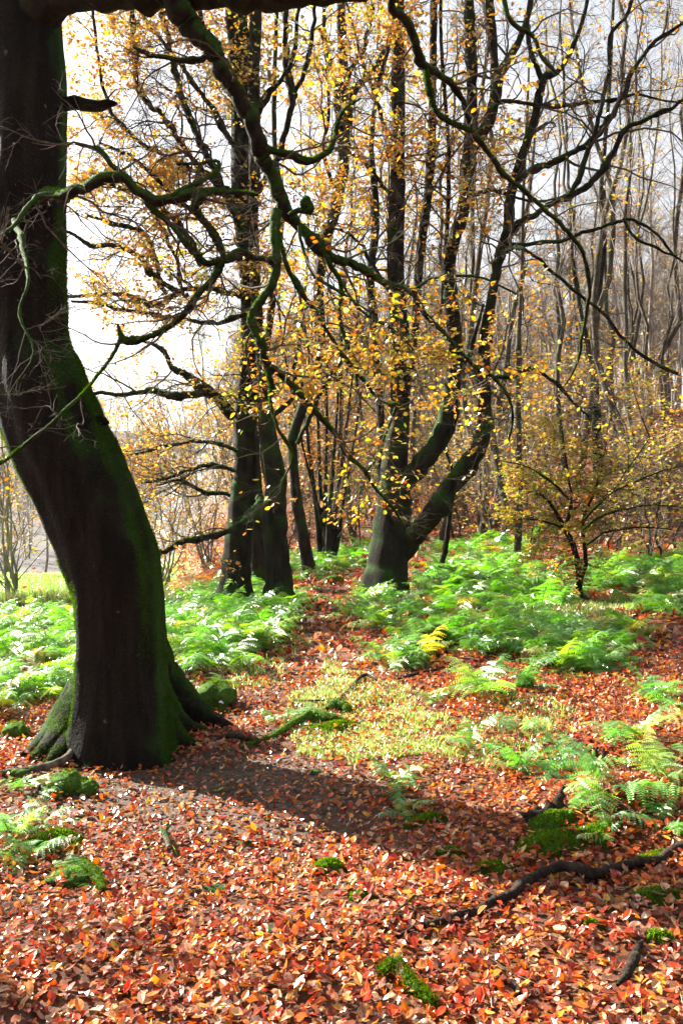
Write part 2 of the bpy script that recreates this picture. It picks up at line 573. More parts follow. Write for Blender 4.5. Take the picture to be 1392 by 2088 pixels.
# ------------------------------------------------------------------ tree assembly
class Tree:
    def __init__(s, name, label, cat, base, group=None, bark=M_BARK, seed=1):
        s.e = empty(name, base)
        tag(s.e, label, cat, group)
        s.o = A(base, float)
        s.bark = bark
        s.P, s.Rr = [], []
        s.rng = np.random.default_rng(seed)
    def limb(s, pts, d, name='branch', sides=12, rough=.25, jit=.12, rfreq=5, lobes=None, twig=True, n=None, bark=None, cap=True):
        Pw, r = path(pts, d, n, jit, s.rng)
        if name in ('branch', 'stem'):
            kn = fbm(Pw * 6.5, 2, 15)
            if name == 'branch':
                off = np.stack([vnoise(Pw * 4.3 + 31 * q_, 40 + q_) - .5 for q_ in range(3)], -1) + .6 * np.stack([vnoise(Pw * 10 + 31 * q_, 50 + q_) - .5 for q_ in range(3)], -1)
                Pw = Pw + off * (np.clip(r, .008, .04) * 1.5)[:, None] * sstep(0, 6, np.arange(len(r)))[:, None]
            r = r * (.78 + (.5 * sstep(.55, .8, kn) + .22 * vnoise(Pw * 17, 6)) * (1 if name == 'branch' else .3))
        if name == 'trunk':
            Pw = np.concatenate([[Pw[0] - A([0, 0, .5])], Pw]); r = np.concatenate([[r[0] * 1.05], r])
        return s.limbw(Pw, r, name, sides, rough, rfreq, lobes, twig, bark, cap)
    def limbw(s, Pw, r, name='branch', sides=12, rough=.25, rfreq=5, lobes=None, twig=True, bark=None, cap=True):
        g = Geo()
        tubes(g, Pw, r, sides, rough=rough, rfreq=rfreq, cap=cap, seed=3, lobes=lobes)
        o = link(name, g.mesh(name, bark or s.bark, s.o), s.e)
        if twig:
            a, b = resample(Pw, r, 20)
            s.P.append(a); s.Rr.append(b)
        return o
    def foliage(s, l1=(1.5, (.5, 1.5)), l2=(6, (.25, .7)), l3=(5, (.1, .35)), leaf=(2.0, .065), pal=YELLOW, flat=.6, grav=-.01, twigs='twig_sprays', crown='crown', wig=.25, keep=None, tmin=.15, bias=None, sel=None, l1n=10, r1=.02, tilt=.45, bare2=False):
        rng = s.rng
        P = np.stack(s.P if sel is None else [s.P[k] for k in sel])
        Rr = np.stack(s.Rr if sel is None else [s.Rr[k] for k in sel])
        P1, R1 = spawn(P, Rr, l1[0], l1[1], l1n, (.6, 1.25), flat, wig, grav, tmin, 1, .5, r1, rng, bias=bias)
        P2, R2 = spawn(P1, R1, 0, l2[1], 6, (.5, 1.1), flat, wig, grav, .15, 1, .6, .008, rng, per=l2[0])
        P3, R3 = spawn(P2, R2, 0, l3[1], 4, (.5, 1.0), flat, wig * .8, grav, .2, 1, .7, .004, rng, per=l3[0], rend=.5)
        g = Geo()
        tubes(g, P1, R1, 5); tubes(g, P2, R2, 4); tubes(g, P3, R3, 3)
        if g.n:
            link(twigs, g.mesh(twigs, M_TWIG if s.bark is not M_BOUGH else M_TWIG, s.o), s.e)
        g = Geo()
        for P_, f in ((P3, 1.0), (P2, .5)):
            if len(P_) == 0:
                continue
            per = np.full(len(P_), leaf[0] * f)
            # patchy leaf retention: some sprays full, some bare
            c = P_[:, 0]
            per = per * sstep(.36, .62, fbm(c * 1.3 + 5, 2, 4)) * 1.8
            if keep is not None:
                per = per * keep(c)
            leaves_on(g, P_, per, (leaf[1] * .65, leaf[1] * 1.2), pal, rng, tilt=tilt, curl=.35)
        if g.n:
            link(crown, g.mesh(crown, M_LEAF, s.o, smooth=False), s.e)
        return P1, P2, P3

def px_of(c):
    return 696 + c[..., 0] / c[..., 1] * F, 1044 - (c[..., 2] - CAMH) / c[..., 1] * F

# ---- 1. the near leaning beech
base = G(250, 1500)
D0 = 6.0
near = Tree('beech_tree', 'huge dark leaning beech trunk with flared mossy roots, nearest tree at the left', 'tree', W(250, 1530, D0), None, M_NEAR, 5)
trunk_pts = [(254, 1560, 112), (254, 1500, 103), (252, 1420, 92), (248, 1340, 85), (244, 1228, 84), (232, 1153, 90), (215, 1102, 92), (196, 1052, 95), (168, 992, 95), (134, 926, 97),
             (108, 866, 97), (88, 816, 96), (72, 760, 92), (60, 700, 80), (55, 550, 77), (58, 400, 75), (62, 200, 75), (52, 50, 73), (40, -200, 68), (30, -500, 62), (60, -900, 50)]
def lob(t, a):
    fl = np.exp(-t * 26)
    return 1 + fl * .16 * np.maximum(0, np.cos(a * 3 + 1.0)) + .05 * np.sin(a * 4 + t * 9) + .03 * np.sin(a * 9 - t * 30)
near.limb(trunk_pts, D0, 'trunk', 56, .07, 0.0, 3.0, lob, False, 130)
def groot(pts, r0, r1, tree, up=.35, sides=14, name='root', n=26, sink=.4):
    """a surface root: first point height above ground up, then hugging the soil"""
    L = []
    for k, p in enumerate(pts):
        a = G(*p[:2])
        f = k / (len(pts) - 1)
        r = r0 + (r1 - r0) * f ** .7
        h = up * (1 - f) ** 2.0
        L.append([a[0], a[1], float(ground(a[0], a[1])) + h + r * (1 - 2 * sink) * .5, r])
    S = catmull(A(L), n)
    return tree.limbw(S[:, :3], S[:, 3], name, sides, .3, 6, None, False)
groot([(250, 1500), (190, 1510), (140, 1530), (100, 1545), (60, 1556)], .26, .03, near, .62)
groot([(250, 1490), (190, 1485), (140, 1495), (95, 1520), (52, 1542)], .26, .03, near, .6)
groot([(250, 1500), (205, 1515), (160, 1535), (120, 1552), (92, 1562)], .24, .025, near, .5)
groot([(250, 1500), (225, 1530), (205, 1560), (180, 1575)], .22, .03, near, .35)
groot([(270, 1500), (290, 1530), (320, 1550), (355, 1558)], .22, .03, near, .35)
groot([(265, 1500), (325, 1480), (372, 1476), (425, 1480), (475, 1485)], .27, .03, near, .66)
groot([(265, 1500), (320, 1500), (370, 1498), (420, 1496)], .25, .03, near, .5)
groot([(270, 1510), (320, 1522), (365, 1524), (400, 1522)], .22, .025, near, .4)
groot([(265, 1480), (315, 1460), (350, 1448), (380, 1440)], .22, .04, near, .5)
near.limb([(120, 212, 14), (160, 211, 13), (190, 216, 12), (215, 214, 10), (228, 209, 8), (239, 211, 3)], 5.95, 'branch_stub', 14, .35, .1, 9, None, False)
near.limb([(170, 868, 14), (198, 862, 12), (212, 855, 9), (222, 862, 3)], 5.95, 'branch_stub', 12, .6, .3, 12, None, False)
near.limb([(40, 60, 60, 6), (120, -10, 50, 5.8), (220, -24, 43, 5.6), (350, -22, 42, 5.5), (500, -22, 42, 5.4), (620, -26, 42, 5.35), (740, -60, 40, 5.3), (900, -150, 34, 5.3), (1200, -300, 26, 5.3)], 5.5, 'branch', 20, .12, .03, 5, None, False, 60, M_BOUGH)
# drooping bough and its forks
i0 = len(near.P)
BA = dict(sides=12, rough=.3, jit=.10, rfreq=9, bark=M_BOUGH)
near.limb([(340, -30, 30), (387, 30, 26), (420, 85, 23), (452, 131, 21), (480, 180, 20), (503, 226, 20), (520, 265, 19), (533, 297, 20), (543, 330, 18), (556, 370, 18), (572, 415, 17), (598, 450, 14), (618, 468, 13), (650, 505, 13), (680, 528, 10), (720, 545, 10), (760, 563, 9), (800, 585, 9), (833, 600, 8), (860, 640, 6.5), (893, 669, 6), (918, 699, 5), (943, 725, 4), (973, 755, 4), (1004, 768, 3.5), (1034, 806, 3), (1044, 850, 2.5), (1036, 900, 1.5)], (5.4, 6.6), 'branch', n=170, **BA)
near.limb([(566, 430, 13, 5.75), (558, 470, 11, 5.7), (560, 520, 10, 5.7), (556, 568, 10, 5.7), (535, 605, 10, 5.7), (516, 640, 9, 5.7), (520, 670, 9, 5.7), (535, 705, 8, 5.7), (545, 740, 8, 5.75), (578, 771, 7, 5.8), (600, 790, 7, 5.8), (623, 816, 6.5, 5.8), (659, 856, 6, 5.8), (689, 891, 5.5, 5.85), (704, 925, 5, 5.9), (742, 962, 4, 5.9), (758, 990, 3.5, 6), (794, 1029, 3, 6), (823, 1070, 2, 6.1)], 5.8, 'branch', n=120, **BA)
near.limb([(546, 745, 5), (549, 790, 4.5), (553, 840, 4), (570, 880, 3.5), (592, 915, 3), (594, 945, 2), (575, 985, 1.5)], 5.8, 'branch', n=40, **BA)
near.limb([(545, 305, 8), (560, 309, 7), (593, 315, 6.5), (615, 325, 7), (633, 327, 7), (655, 318, 6.5), (674, 302, 6), (682, 275, 5.5), (686, 250, 5), (704, 222, 3.5), (735, 200, 2)], 5.6, 'branch', n=40, **BA)
near.limb([(590, 440, 6), (605, 430, 6), (622, 427, 6), (634, 424, 6)], 5.75, 'branch_stub', n=10, twig=False, **BA)
near.limb([(634, 434, 8), (627, 422, 12), (624, 412, 11), (627, 402, 6)], 5.75, 'burl', n=12, twig=False, **BA)
near.limb([(425, 95, 6), (412, 118, 6), (385, 122, 6), (352, 120, 5), (320, 112, 5), (302, 108, 4), (270, 95, 2)], 5.5, 'branch', n=30, **BA)
near.limb([(566, 470, 5), (580, 538, 5), (615, 596, 5), (635, 625, 5), (658, 662, 4.5), (681, 699, 4.5), (701, 732, 4), (724, 760, 4), (745, 783, 3.5), (766, 809, 3.5), (789, 827, 4), (807, 825, 4), (824, 838, 1.5)], (5.75, 6.2), 'branch', n=70, **BA)
near.limb([(658, 507, 6), (675, 544, 5), (695, 573, 5), (698, 600, 4.5), (692, 630, 4), (698, 680, 4), (711, 714, 3.5), (724, 757, 3), (728, 790, 2)], (5.9, 6.1), 'branch', n=40, **BA)
near.limb([(699, 580, 3.5), (727, 622, 3), (758, 648, 2.8), (807, 676, 2.4), (850, 720, 1.5)], 6.0, 'branch', n=26, **BA)
near.limb([(833, 600, 4), (850, 585, 3.5), (880, 570, 3.2), (930, 562, 3), (990, 570, 2.5), (1050, 600, 2)], 6.1, 'branch', n=30, **BA)
near.limb([(610, 460, 5), (612, 490, 4), (640, 560, 3), (700, 600, 2.4), (760, 640, 2)], 5.5, 'branch', n=26, **BA)
near.limb([(807, 830, 3.2), (787, 880, 3), (768, 930, 3), (745, 965, 3), (735, 1000, 2.6), (731, 1050, 2), (734, 1110, 1.5)], 6.2, 'branch', n=30, **BA)
nA = len(near.P)
# gnarled low limb in front of the trunk, swinging right
near.limb([(60, 430, 13, 6.0), (100, 402, 14, 5.6), (136, 393, 14, 5.3), (170, 380, 13, 5.2), (201, 367, 13, 5.1), (246, 349, 14, 5.1), (271, 372, 12, 5.1), (302, 393, 12, 5.1), (335, 402, 11, 5.1), (362, 402, 11, 5.1), (395, 392, 12, 5.1), (417, 388, 11, 5.1), (460, 390, 6, 5.2), (528, 397, 4, 5.3)], 5, 'branch', n=80, **BA)
near.limb([(418, 388, 9), (410, 402, 9), (397, 418, 8), (392, 427, 5)], 5.1, 'branch_stub', n=12, twig=False, **BA)
near.limb([(392, 420, 8, 5.15), (427, 463, 8, 5.2), (447, 490, 8, 5.2), (452, 520, 7, 5.2), (442, 553, 7, 5.2), (425, 580, 6, 5.2), (402, 605, 6, 5.2), (378, 640, 6, 5.2), (352, 663, 6, 5.2), (325, 680, 6, 5.2), (302, 691, 6, 5.2), (267, 695, 6, 5.2), (248, 688, 6, 5.2), (240, 660, 3, 5.2)], 5.2, 'branch', n=90, **BA)
near.limb([(248, 690, 4), (222, 735, 3.6), (200, 765, 3.2), (176, 797, 3), (140, 830, 3), (100, 866, 3), (60, 900, 3), (20, 932, 3), (-20, 960, 2)], (5.2, 4.9), 'branch', n=60, **BA)
near.limb([(556, 532, 7, 5.7), (520, 526, 6, 5.5), (483, 513, 6, 5.3), (455, 527, 6, 5.2)], 5.2, 'branch', n=24, **BA)
near.limb([(302, 415, 7), (352, 463, 6.5), (382, 498, 7), (410, 532, 7), (430, 538, 5), (457, 528, 4)], 5.2, 'branch', n=36, **BA)
near.limb([(136, 405, 7, 5.5), (85, 400, 7, 5.2), (55, 425, 6, 5.0), (25, 460, 4, 4.9), (0, 480, 3, 4.8)], 5, 'branch', n=30, **BA)
near.limb([(246, 352, 7), (225, 330, 6), (205, 305, 5), (180, 298, 4), (155, 292, 3)], 5.1, 'branch', n=20, **BA)
near.limb([(350, 400, 6), (372, 385, 6), (400, 375, 5), (430, 360, 5), (444, 345, 4), (442, 328, 3), (405, 335, 3), (360, 335, 3)], 5.1, 'branch', n=36, **BA)
near.limb([(30, 450, 8, 5.6), (60, 560, 4, 4.8), (40, 640, 3, 4.7), (70, 720, 2.5, 4.6), (20, 800, 2, 4.6)], 5, 'branch', n=30, **BA)
nC = len(near.P)
near.limb([(870, -120, 14), (803, 5, 11), (815, 35, 10.5), (828, 60, 10), (842, 100, 10), (850, 125, 10), (870, 140, 9), (883, 148, 9), (905, 165, 8), (923, 181, 8), (942, 205, 7.5), (950, 230, 7), (960, 262, 7), (978, 290, 6), (989, 307, 6), (1019, 347, 6), (1064, 387, 5.5), (1109, 427, 5), (1145, 463, 5), (1172, 490, 5), (1190, 525, 4.5), (1199, 560, 4.5), (1202, 603, 4), (1196, 640, 3.6), (1185, 690, 3.4), (1184, 715, 3.2), (1168, 760, 2.5), (1150, 785, 2)], (5.3, 7.2), 'branch', n=170, **BA)
near.limb([(868, 140, 6), (872, 180, 6), (878, 205, 6), (890, 232, 6), (908, 247, 5.5), (930, 256, 5), (960, 268, 4)], 5.7, 'branch', n=36, **BA)
near.limb([(1000, -190, 9), (1010, -120, 8), (1019, -60, 7), (1030, 20, 6), (1058, 55, 5.5), (1085, 72, 5), (1100, 115, 4.5), (1132, 151, 4)], 6.3, 'branch', n=36, **BA)
nB = len(near.P)
def keepA(c):
    px, py = px_of(c)
    return .35 + 1.0 * sstep(300, 430, py) * (1 - sstep(760, 900, py))
near.foliage((7.5, (.25, 1.1)), (6, (.12, .45)), (5, (.06, .22)), (.85, .043), np.concatenate([GREENY * .9, YELLOW * .95, ORANGE * .9]), .5, -.02, keep=keepA, sel=range(i0, nA), r1=.010, tilt=.5)
near.foliage((6.5, (.25, .9)), (5, (.12, .35)), (3.4, (.06, .2)), (.0, .055), ORANGE, .6, -.01, sel=range(nA, nC), r1=.009)
near.foliage((5, (.2, .9)), (5, (.12, .45)), (3.4, (.06, .2)), (.7, .045), YELLOW, .6, -.02, sel=range(nC, nB), r1=.009)

def fuzz(tree, k_obj, n, sel, h=.016, name='moss_leaves', dark=.42):
    """short moss on the flanks and upper sides of a limb"""
    m = k_obj.data
    nv, nf = len(m.vertices), len(m.polygons)
    V = np.zeros(nv * 3); Nn = np.zeros(nv * 3)
    m.vertices.foreach_get('co', V); m.vertices.foreach_get('normal', Nn)
    V, Nn = V.reshape(-1, 3), Nn.reshape(-1, 3)
    lt = np.zeros(nf, np.int32); m.polygons.foreach_get('loop_total', lt)
    li = np.zeros(len(m.loops), np.int32); m.loops.foreach_get('vertex_index', li)
    nq = int((lt == 4).sum())
    q = li[:nq * 4].reshape(-1, 4)
    C_ = V[q].mean(1); A_ = np.linalg.norm(np.cross(V[q[:, 1]] - V[q[:, 0]], V[q[:, 3]] - V[q[:, 0]]), axis=1)
    w = np.maximum(sel(C_ + tree.o, nrm(Nn[q].mean(1))), 0) * A_
    rng = tree.rng
    k = rng.choice(nq, n, p=w / w.sum())
    u, v = rng.random((n, 1)), rng.random((n, 1))
    def bil(X):
        return (X[q[k, 0]] * (1 - u) + X[q[k, 1]] * u) * (1 - v) + (X[q[k, 3]] * (1 - u) + X[q[k, 2]] * u) * v
    P, Nk = bil(V), nrm(bil(Nn))
    good = fbm((P + tree.o) * 4.2, 4, 77) > rng.normal(.47, .03, n)
    P, Nk = P[good], Nk[good]
    n = len(P)
    N_ = nrm(Nk + rng.normal(size=(n, 3)) * .6)
    S = nrm(np.cross(N_, rng.normal(size=(n, 3)))) * .0016
    tip = P + N_ * (h * rng.uniform(.5, 1.3, n))[:, None]
    g = Geo()
    VV = np.stack([P - S, tip, P + S], 1)
    c = A([[.10, .22, .015], [.14, .28, .02], [.07, .16, .015]])[rng.integers(0, 3, n)] * dark
    g.add(VV.reshape(-1, 3), None, np.arange(n * 3).reshape(n, 3), np.repeat(c, 3, 0))
    link(name, g.mesh(name, M_MOSSB), k_obj)
for o_ in [o for o in COL.objects if o.parent is near.e and o.type == 'MESH']:
    if o_.name.startswith('trunk'):
        fuzz(near, o_, 90000, lambda V, N_: sstep(.6, .95, np.abs(N_[:, 0])) * (V[:, 2] < 3.6) * 1.0)
    elif o_.name.startswith('root'):
        fuzz(near, o_, 6000, lambda V, N_: (N_[:, 2] > .1) * 1.0)
    elif o_.name.startswith('burl'):
        fuzz(near, o_, 1200, lambda V, N_: 1.0 + 0 * N_[:, 2], .01)
big_ = sorted([o for o in COL.objects if o.parent is near.e and o.name.startswith('branch')], key=lambda o: -len(o.data.vertices))[:14]
for o_ in big_:
    fuzz(near, o_, 5000, lambda V, N_: np.clip(N_[:, 2] + .35, 0, 1) * (V[:, 1] > 1), .011)

# ---- 2. the big multi-stemmed beech in the middle
mid = Tree('beech_tree', 'dark beech in the middle dividing low into several thick upswept stems', 'tree', W(781, 1212, 13), None, M_BARK, 6)
def lob2(t, a):
    return 1 + np.exp(-t * 22) * .25 * np.maximum(0, np.cos(a * 4)) + .04 * np.sin(a * 5 + t * 12)
mid.limb([(784, 1226, 64), (784, 1205, 52), (789, 1160, 41), (796, 1110, 38), (801, 1052, 36), (805, 1000, 32), (806, 950, 27), (810, 900, 24), (815, 850, 20), (817, 750, 21), (815, 680, 19), (807, 600, 17), (807, 500, 17), (810, 400, 16), (812, 300, 14), (812, 200, 14), (811, 50, 13), (811, -100, 11)], 13, 'trunk', 28, .12, .03, 3, lob2, True, 110)
ST = dict(name='stem', sides=16, rough=.16, jit=.05, rfreq=4)
mid.limb([(778, 1000, 10), (775, 930, 8), (777, 860, 9), (772, 800, 11), (767, 751, 11), (760, 650, 11), (755, 560, 10), (762, 500, 10), (766, 420, 9), (757, 300, 7), (770, 180, 6), (800, 60, 5), (805, -60, 4)], 13.1, n=70, **ST)
mid.limb([(800, 1060, 18), (812, 1005, 26), (845, 962, 25), (880, 920, 24), (904, 875, 24), (919, 816, 23), (924, 751, 21), (925, 675, 19), (918, 603, 18), (916, 528, 16), (944, 427, 17), (952, 352, 18), (958, 302, 18), (962, 230, 14), (960, 100, 13), (955, 0, 12), (950, -110, 10)], 12.9, n=100, **ST)
mid.limb([(956, 320, 12), (975, 285, 14), (994, 251, 15), (1009, 201, 14), (1019, 151, 12), (1039, 115, 10), (1059, 80, 8), (1078, 20, 7), (1090, -60, 5)], 12.9, n=40, **ST)
mid.limb([(1005, 220, 10), (1008, 160, 11), (1006, 100, 11), (999, 30, 11), (992, -80, 9)], 12.95, n=24, **ST)
mid.limb([(794, 1185, 24, 13.1), (806, 1140, 30, 13.05), (832, 1105, 28, 12.95), (864, 1070, 26, 12.8), (893, 1032, 26), (918, 992, 23), (953, 948, 23), (977, 911, 19), (987, 866, 17), (988, 801, 16), (985, 751, 15), (989, 700, 14), (994, 650, 13), (1003, 600, 11), (1014, 540, 12), (1034, 470, 13), (1039, 402, 12), (1054, 352, 12), (1069, 302, 11), (1089, 241, 10), (1099, 191, 11), (1109, 158, 10), (1134, 148, 7), (1160, 110, 6), (1190, 30, 5), (1205, -60, 4)], 12.6, n=130, **ST)
mid.limb([(1104, 165, 7), (1095, 140, 7), (1080, 100, 5.5), (1075, 30, 4.5), (1090, -50, 4)], 12.6, n=24, **ST)
mid.limb([(830, 800, 6), (843, 700, 9), (850, 600, 10), (858, 500, 11), (872, 400, 12), (878, 300, 12), (882, 180, 9), (883, 60, 9), (884, -60, 8)], 13.4, n=60, **ST)
mid.limb([(900, 640, 4), (905, 540, 5), (912, 450, 5.5), (914, 300, 5), (905, 180, 5), (898, 60, 4), (900, -60, 4)], 13.3, n=50, **ST)
BR = dict(name='branch', sides=10, rough=.2, jit=.12, rfreq=6)
mid.limb([(1036, 482, 8), (1064, 452, 7), (1094, 437, 7), (1124, 417, 7), (1155, 402, 8), (1195, 378, 7), (1225, 347, 7), (1250, 302, 6), (1280, 261, 6), (1325, 241, 5), (1371, 216, 4), (1430, 180, 3)], (12.6, 11.8), n=60, **BR)
mid.limb([(1048, 375, 9), (1079, 347, 8), (1119, 330, 8), (1170, 310, 7), (1215, 277, 7), (1245, 241, 6), (1270, 186, 6), (1300, 131, 5), (1335, 85, 5), (1376, 55, 4), (1430, 20, 3)], (12.6, 12), n=60, **BR)
mid.limb([(1160, 400, 6), (1180, 360, 6), (1200, 302, 5.5), (1225, 226, 5), (1240, 151, 4.5), (1243, 75, 4), (1280, 25, 3), (1300, -40, 2.5)], 12.2, n=40, **BR)
mid.limb([(1008, 205, 4, 12.9), (1060, 207, 4.5), (1104, 216, 5), (1145, 216, 5), (1195, 209, 4), (1260, 201, 4), (1295, 191, 3), (1350, 205, 2.5), (1420, 215, 2)], 12.5, n=50, **BR)
mid.limb([(1030, 488, 5), (1044, 498, 5), (1109, 495, 5), (1140, 490, 4.5), (1165, 483, 4.5), (1215, 468, 4), (1275, 447, 4), (1330, 470, 3), (1371, 520, 2)], (12.6, 11.8), n=50, **BR)
mid.limb([(1270, 445, 3), (1290, 480, 3.5), (1340, 510, 3), (1375, 525, 2.5), (1430, 560, 2)], 11.8, n=24, **BR)
mid.limb([(962, 400, 5), (1000, 388, 4), (1040, 400, 3), (1090, 412, 3), (1150, 400, 2)], 12.6, n=24, **BR)
mid.limb([(810, 300, 6), (780, 250, 5), (765, 190, 4.5), (740, 130, 4), (720, 60, 3), (700, -20, 3)], 13, n=30, **BR)
mid.limb([(810, 420, 5), (780, 380, 4.5), (745, 335, 4), (715, 312, 3), (690, 290, 2)], 13, n=24, **BR)
mid.limb([(810, 620, 5), (770, 560, 4.5), (735, 500, 4), (700, 470, 3), (650, 460, 2)], 12.8, n=24, **BR)
mid.limb([(925, 700, 5), (950, 740, 4), (965, 690, 4), (985, 620, 3)], 12.5, n=20, **BR)
mid.limb([(1000, 768, 3.5), (1045, 768, 4), (1075, 752, 4), (1110, 765, 4), (1150, 800, 3.5), (1200, 850, 2)], 12, n=30, **BR)
mid.limb([(1020, 515, 4, 12.6), (1060, 505, 4), (1110, 540, 4), (1190, 610, 4), (1230, 640, 4), (1280, 700, 4), (1330, 740, 4), (1380, 760, 4)], 10.5, n=40, twig=True, **BR)
def keepM(c):
    px, py = px_of(c)
    k = .12 + .9 * sstep(1120, 1000, px) * (sstep(520, 380, py) * .8 + .35)
    return k * (1 - .9 * sstep(560, 700, py) * sstep(850, 950, px) * 0)
mid.foliage((3.2, (.5, 2.2)), (7.5, (.25, .9)), (6, (.12, .4)), (1.25, .064), np.concatenate([ORANGE, YELLOW * .85]), .75, .01, keep=keepM, tmin=.22, r1=.022)

# ---- 3. the pair left of the path
lp = Tree('beech_tree', 'left hand trunk of the pair standing in bracken behind the leaning beech', 'tree', W(482, 1212, 12.8), None, M_BARK, 7)
lp.limb([(480, 1228, 46), (482, 1190, 31), (488, 1100, 28), (496, 1000, 26), (501, 950, 25), (500, 850, 24), (505, 776, 19), (507, 650, 16), (503, 550, 15), (495, 450, 17), (490, 350, 19), (494, 250, 21), (490, 130, 23), (480, 30, 22), (470, -90, 19)], 12.8, 'trunk', 26, .12, .04, 3, lob2, True, 100)
LL = [
 [(480, 850, 10), (472, 846, 12), (450, 820, 11), (427, 794, 10), (402, 780, 10), (382, 764, 9), (352, 748, 7), (330, 715, 6), (305, 700, 4), (275, 690, 3)],
 [(440, 812, 8), (420, 800, 9), (395, 800, 9), (365, 806, 10), (342, 801, 9), (320, 795, 8), (302, 793, 8), (285, 797, 6), (251, 805, 5), (215, 803, 5), (181, 806, 4), (120, 800, 3)],
 [(505, 530, 8), (490, 526, 8), (457, 530, 8), (417, 537, 8), (400, 510, 7.5), (374, 473, 7), (345, 438, 6), (300, 400, 5), (240, 380, 4), (180, 370, 3)],
 [(460, 530, 7), (455, 516, 7), (443, 482, 7), (417, 453, 7), (383, 428, 6), (330, 380, 5), (270, 320, 4), (200, 290, 3)],
 [(505, 610, 7), (450, 590, 6), (400, 590, 6), (365, 594, 6), (342, 611, 6), (314, 622, 6), (285, 614, 5.5), (250, 603, 5), (187, 602, 4), (135, 605, 4), (80, 600, 3)],
 [(365, 594, 5), (330, 575, 6), (300, 550, 7), (280, 520, 6), (235, 505, 6), (190, 500, 5), (150, 480, 4), (110, 470, 3)],
 [(385, 600, 4.5), (374, 602, 4.5), (366, 560, 4.5), (354, 516, 4.5), (337, 473, 5), (317, 444, 4), (285, 390, 3)],
 [(340, 600, 4.5), (328, 580, 5.5), (314, 525, 6), (302, 488, 6), (268, 465, 5), (228, 453, 4.5), (180, 440, 3)],
 [(500, 640, 6), (440, 660, 5), (380, 650, 4.5), (300, 640, 4), (239, 631, 4), (202, 620, 4), (147, 614, 3)],
 [(505, 480, 9), (470, 420, 8), (440, 350, 8), (408, 285, 8), (380, 225, 8), (358, 150, 7), (340, 60, 6), (325, -40, 5)],
 [(490, 420, 8), (430, 370, 7), (380, 310, 6), (330, 240, 6), (285, 185, 6), (273, 100, 6), (270, 0, 5)],
 [(495, 230, 8), (460, 170, 7), (430, 110, 6), (410, 40, 5), (400, -50, 4)],
 [(495, 330, 7), (450, 250, 6), (415, 200, 5), (370, 130, 5), (310, 60, 4), (260, -30, 3)],
 [(490, 400, 5), (400, 350, 4), (300, 300, 4), (230, 230, 4), (200, 120, 4), (190, 20, 3)],
 [(530, 1015, 8, 12.4), (525, 1035, 8, 12.1), (503, 1060, 8, 11.9), (478, 1076, 7.5, 11.8), (452, 1087, 7, 11.7), (415, 1095, 7.5, 11.6), (382, 1102, 7, 11.5), (350, 1118, 6.5, 11.5), (327, 1127, 6, 11.4), (300, 1130, 4, 11.4)],
 [(470, 1010, 4), (430, 1005, 5), (405, 998, 5), (385, 985, 4), (360, 978, 3), (320, 990, 2)],
 [(485, 920, 4), (440, 905, 4), (400, 900, 4), (350, 905, 3.5), (300, 920, 3), (240, 930, 2)],
 [(480, 960, 4), (430, 950, 4), (380, 960, 3.5), (340, 975, 3), (290, 985, 2)],
]
for k, pts in enumerate(LL):
    lp.limb(pts, 12.5, n=70, **BR)
def keepL(c):
    px, py = px_of(c)
    return .3 + .9 * sstep(760, 640, py) + .25 * sstep(820, 900, py)
lp.foliage((4.6, (.4, 1.7)), (7.5, (.25, .8)), (6.5, (.12, .38)), (1.75, .055), np.concatenate([ORANGE, ORANGE, YELLOW, YELLOW[:2]]), .6, -.005, keep=keepL, tmin=.2, r1=.02)

rp = Tree('beech_tree', 'right hand trunk of the pair, brown bark with a bulge, standing in bracken', 'tree', W(568, 1215, 12.5), None, M_SLIM if False else M_BARK, 8)
rp.limb([(571, 1228, 38), (569, 1200, 27), (563, 1100, 24), (562, 1052, 25), (563, 1002, 21), (558, 960, 23), (552, 926, 21), (542, 866, 16), (538, 800, 11), (530, 700, 10), (522, 600, 10), (517, 450, 11), (520, 300, 12), (517, 150, 13), (522, 30, 12), (524, -90, 11)], 12.5, 'trunk', 24, .16, .05, 4, lob2, True, 100)
rp.limb([(540, 872, 6), (556, 850, 6), (575, 830, 6), (594, 812, 5.5), (600, 770, 5), (602, 740, 4.5), (610, 690, 4)], 12.5, n=30, **BR)
rp.limb([(518, 250, 6), (545, 190, 6), (580, 150, 5), (598, 100, 5), (610, 20, 4), (615, -60, 3)], 12.5, n=30, **BR)
rp.limb([(522, 400, 6), (560, 330, 6), (573, 302, 6), (588, 251, 7), (597, 201, 8), (586, 151, 8), (582, 60, 7), (590, -60, 6)], 12.7, n=40, **BR)
rp.limb([(596, 200, 5), (618, 151, 5.5), (630, 100, 5), (640, 30, 4), (650, -50, 4)], 12.7, n=24, **BR)
rp.foliage((3.2, (.4, 1.6)), (6, (.25, .7)), (5, (.12, .35)), (1.2, .065), np.concatenate([GREENY, YELLOW]), .65, 0, tmin=.3, r1=.016)

bt = Tree('beech_tree', 'black trunk half hidden behind the pair of trunks in the bracken', 'tree', W(527, 1170, 15), None, M_BARK, 9)
bt.limb([(527, 1185, 22), (528, 1140, 19), (527, 1080, 17), (522, 1000, 14), (518, 920, 12), (520, 800, 10), (545, 690, 8), (560, 560, 7), (575, 430, 6), (560, 300, 5), (560, 150, 5), (565, 0, 4)], 15, 'trunk', 18, .15, .05, 4, None, True, 70)
bt.foliage((2.2, (.5, 1.8)), (6, (.25, .8)), (4.5, (.15, .4)), (1.6, .08), ORANGE, .65, 0, tmin=.3)

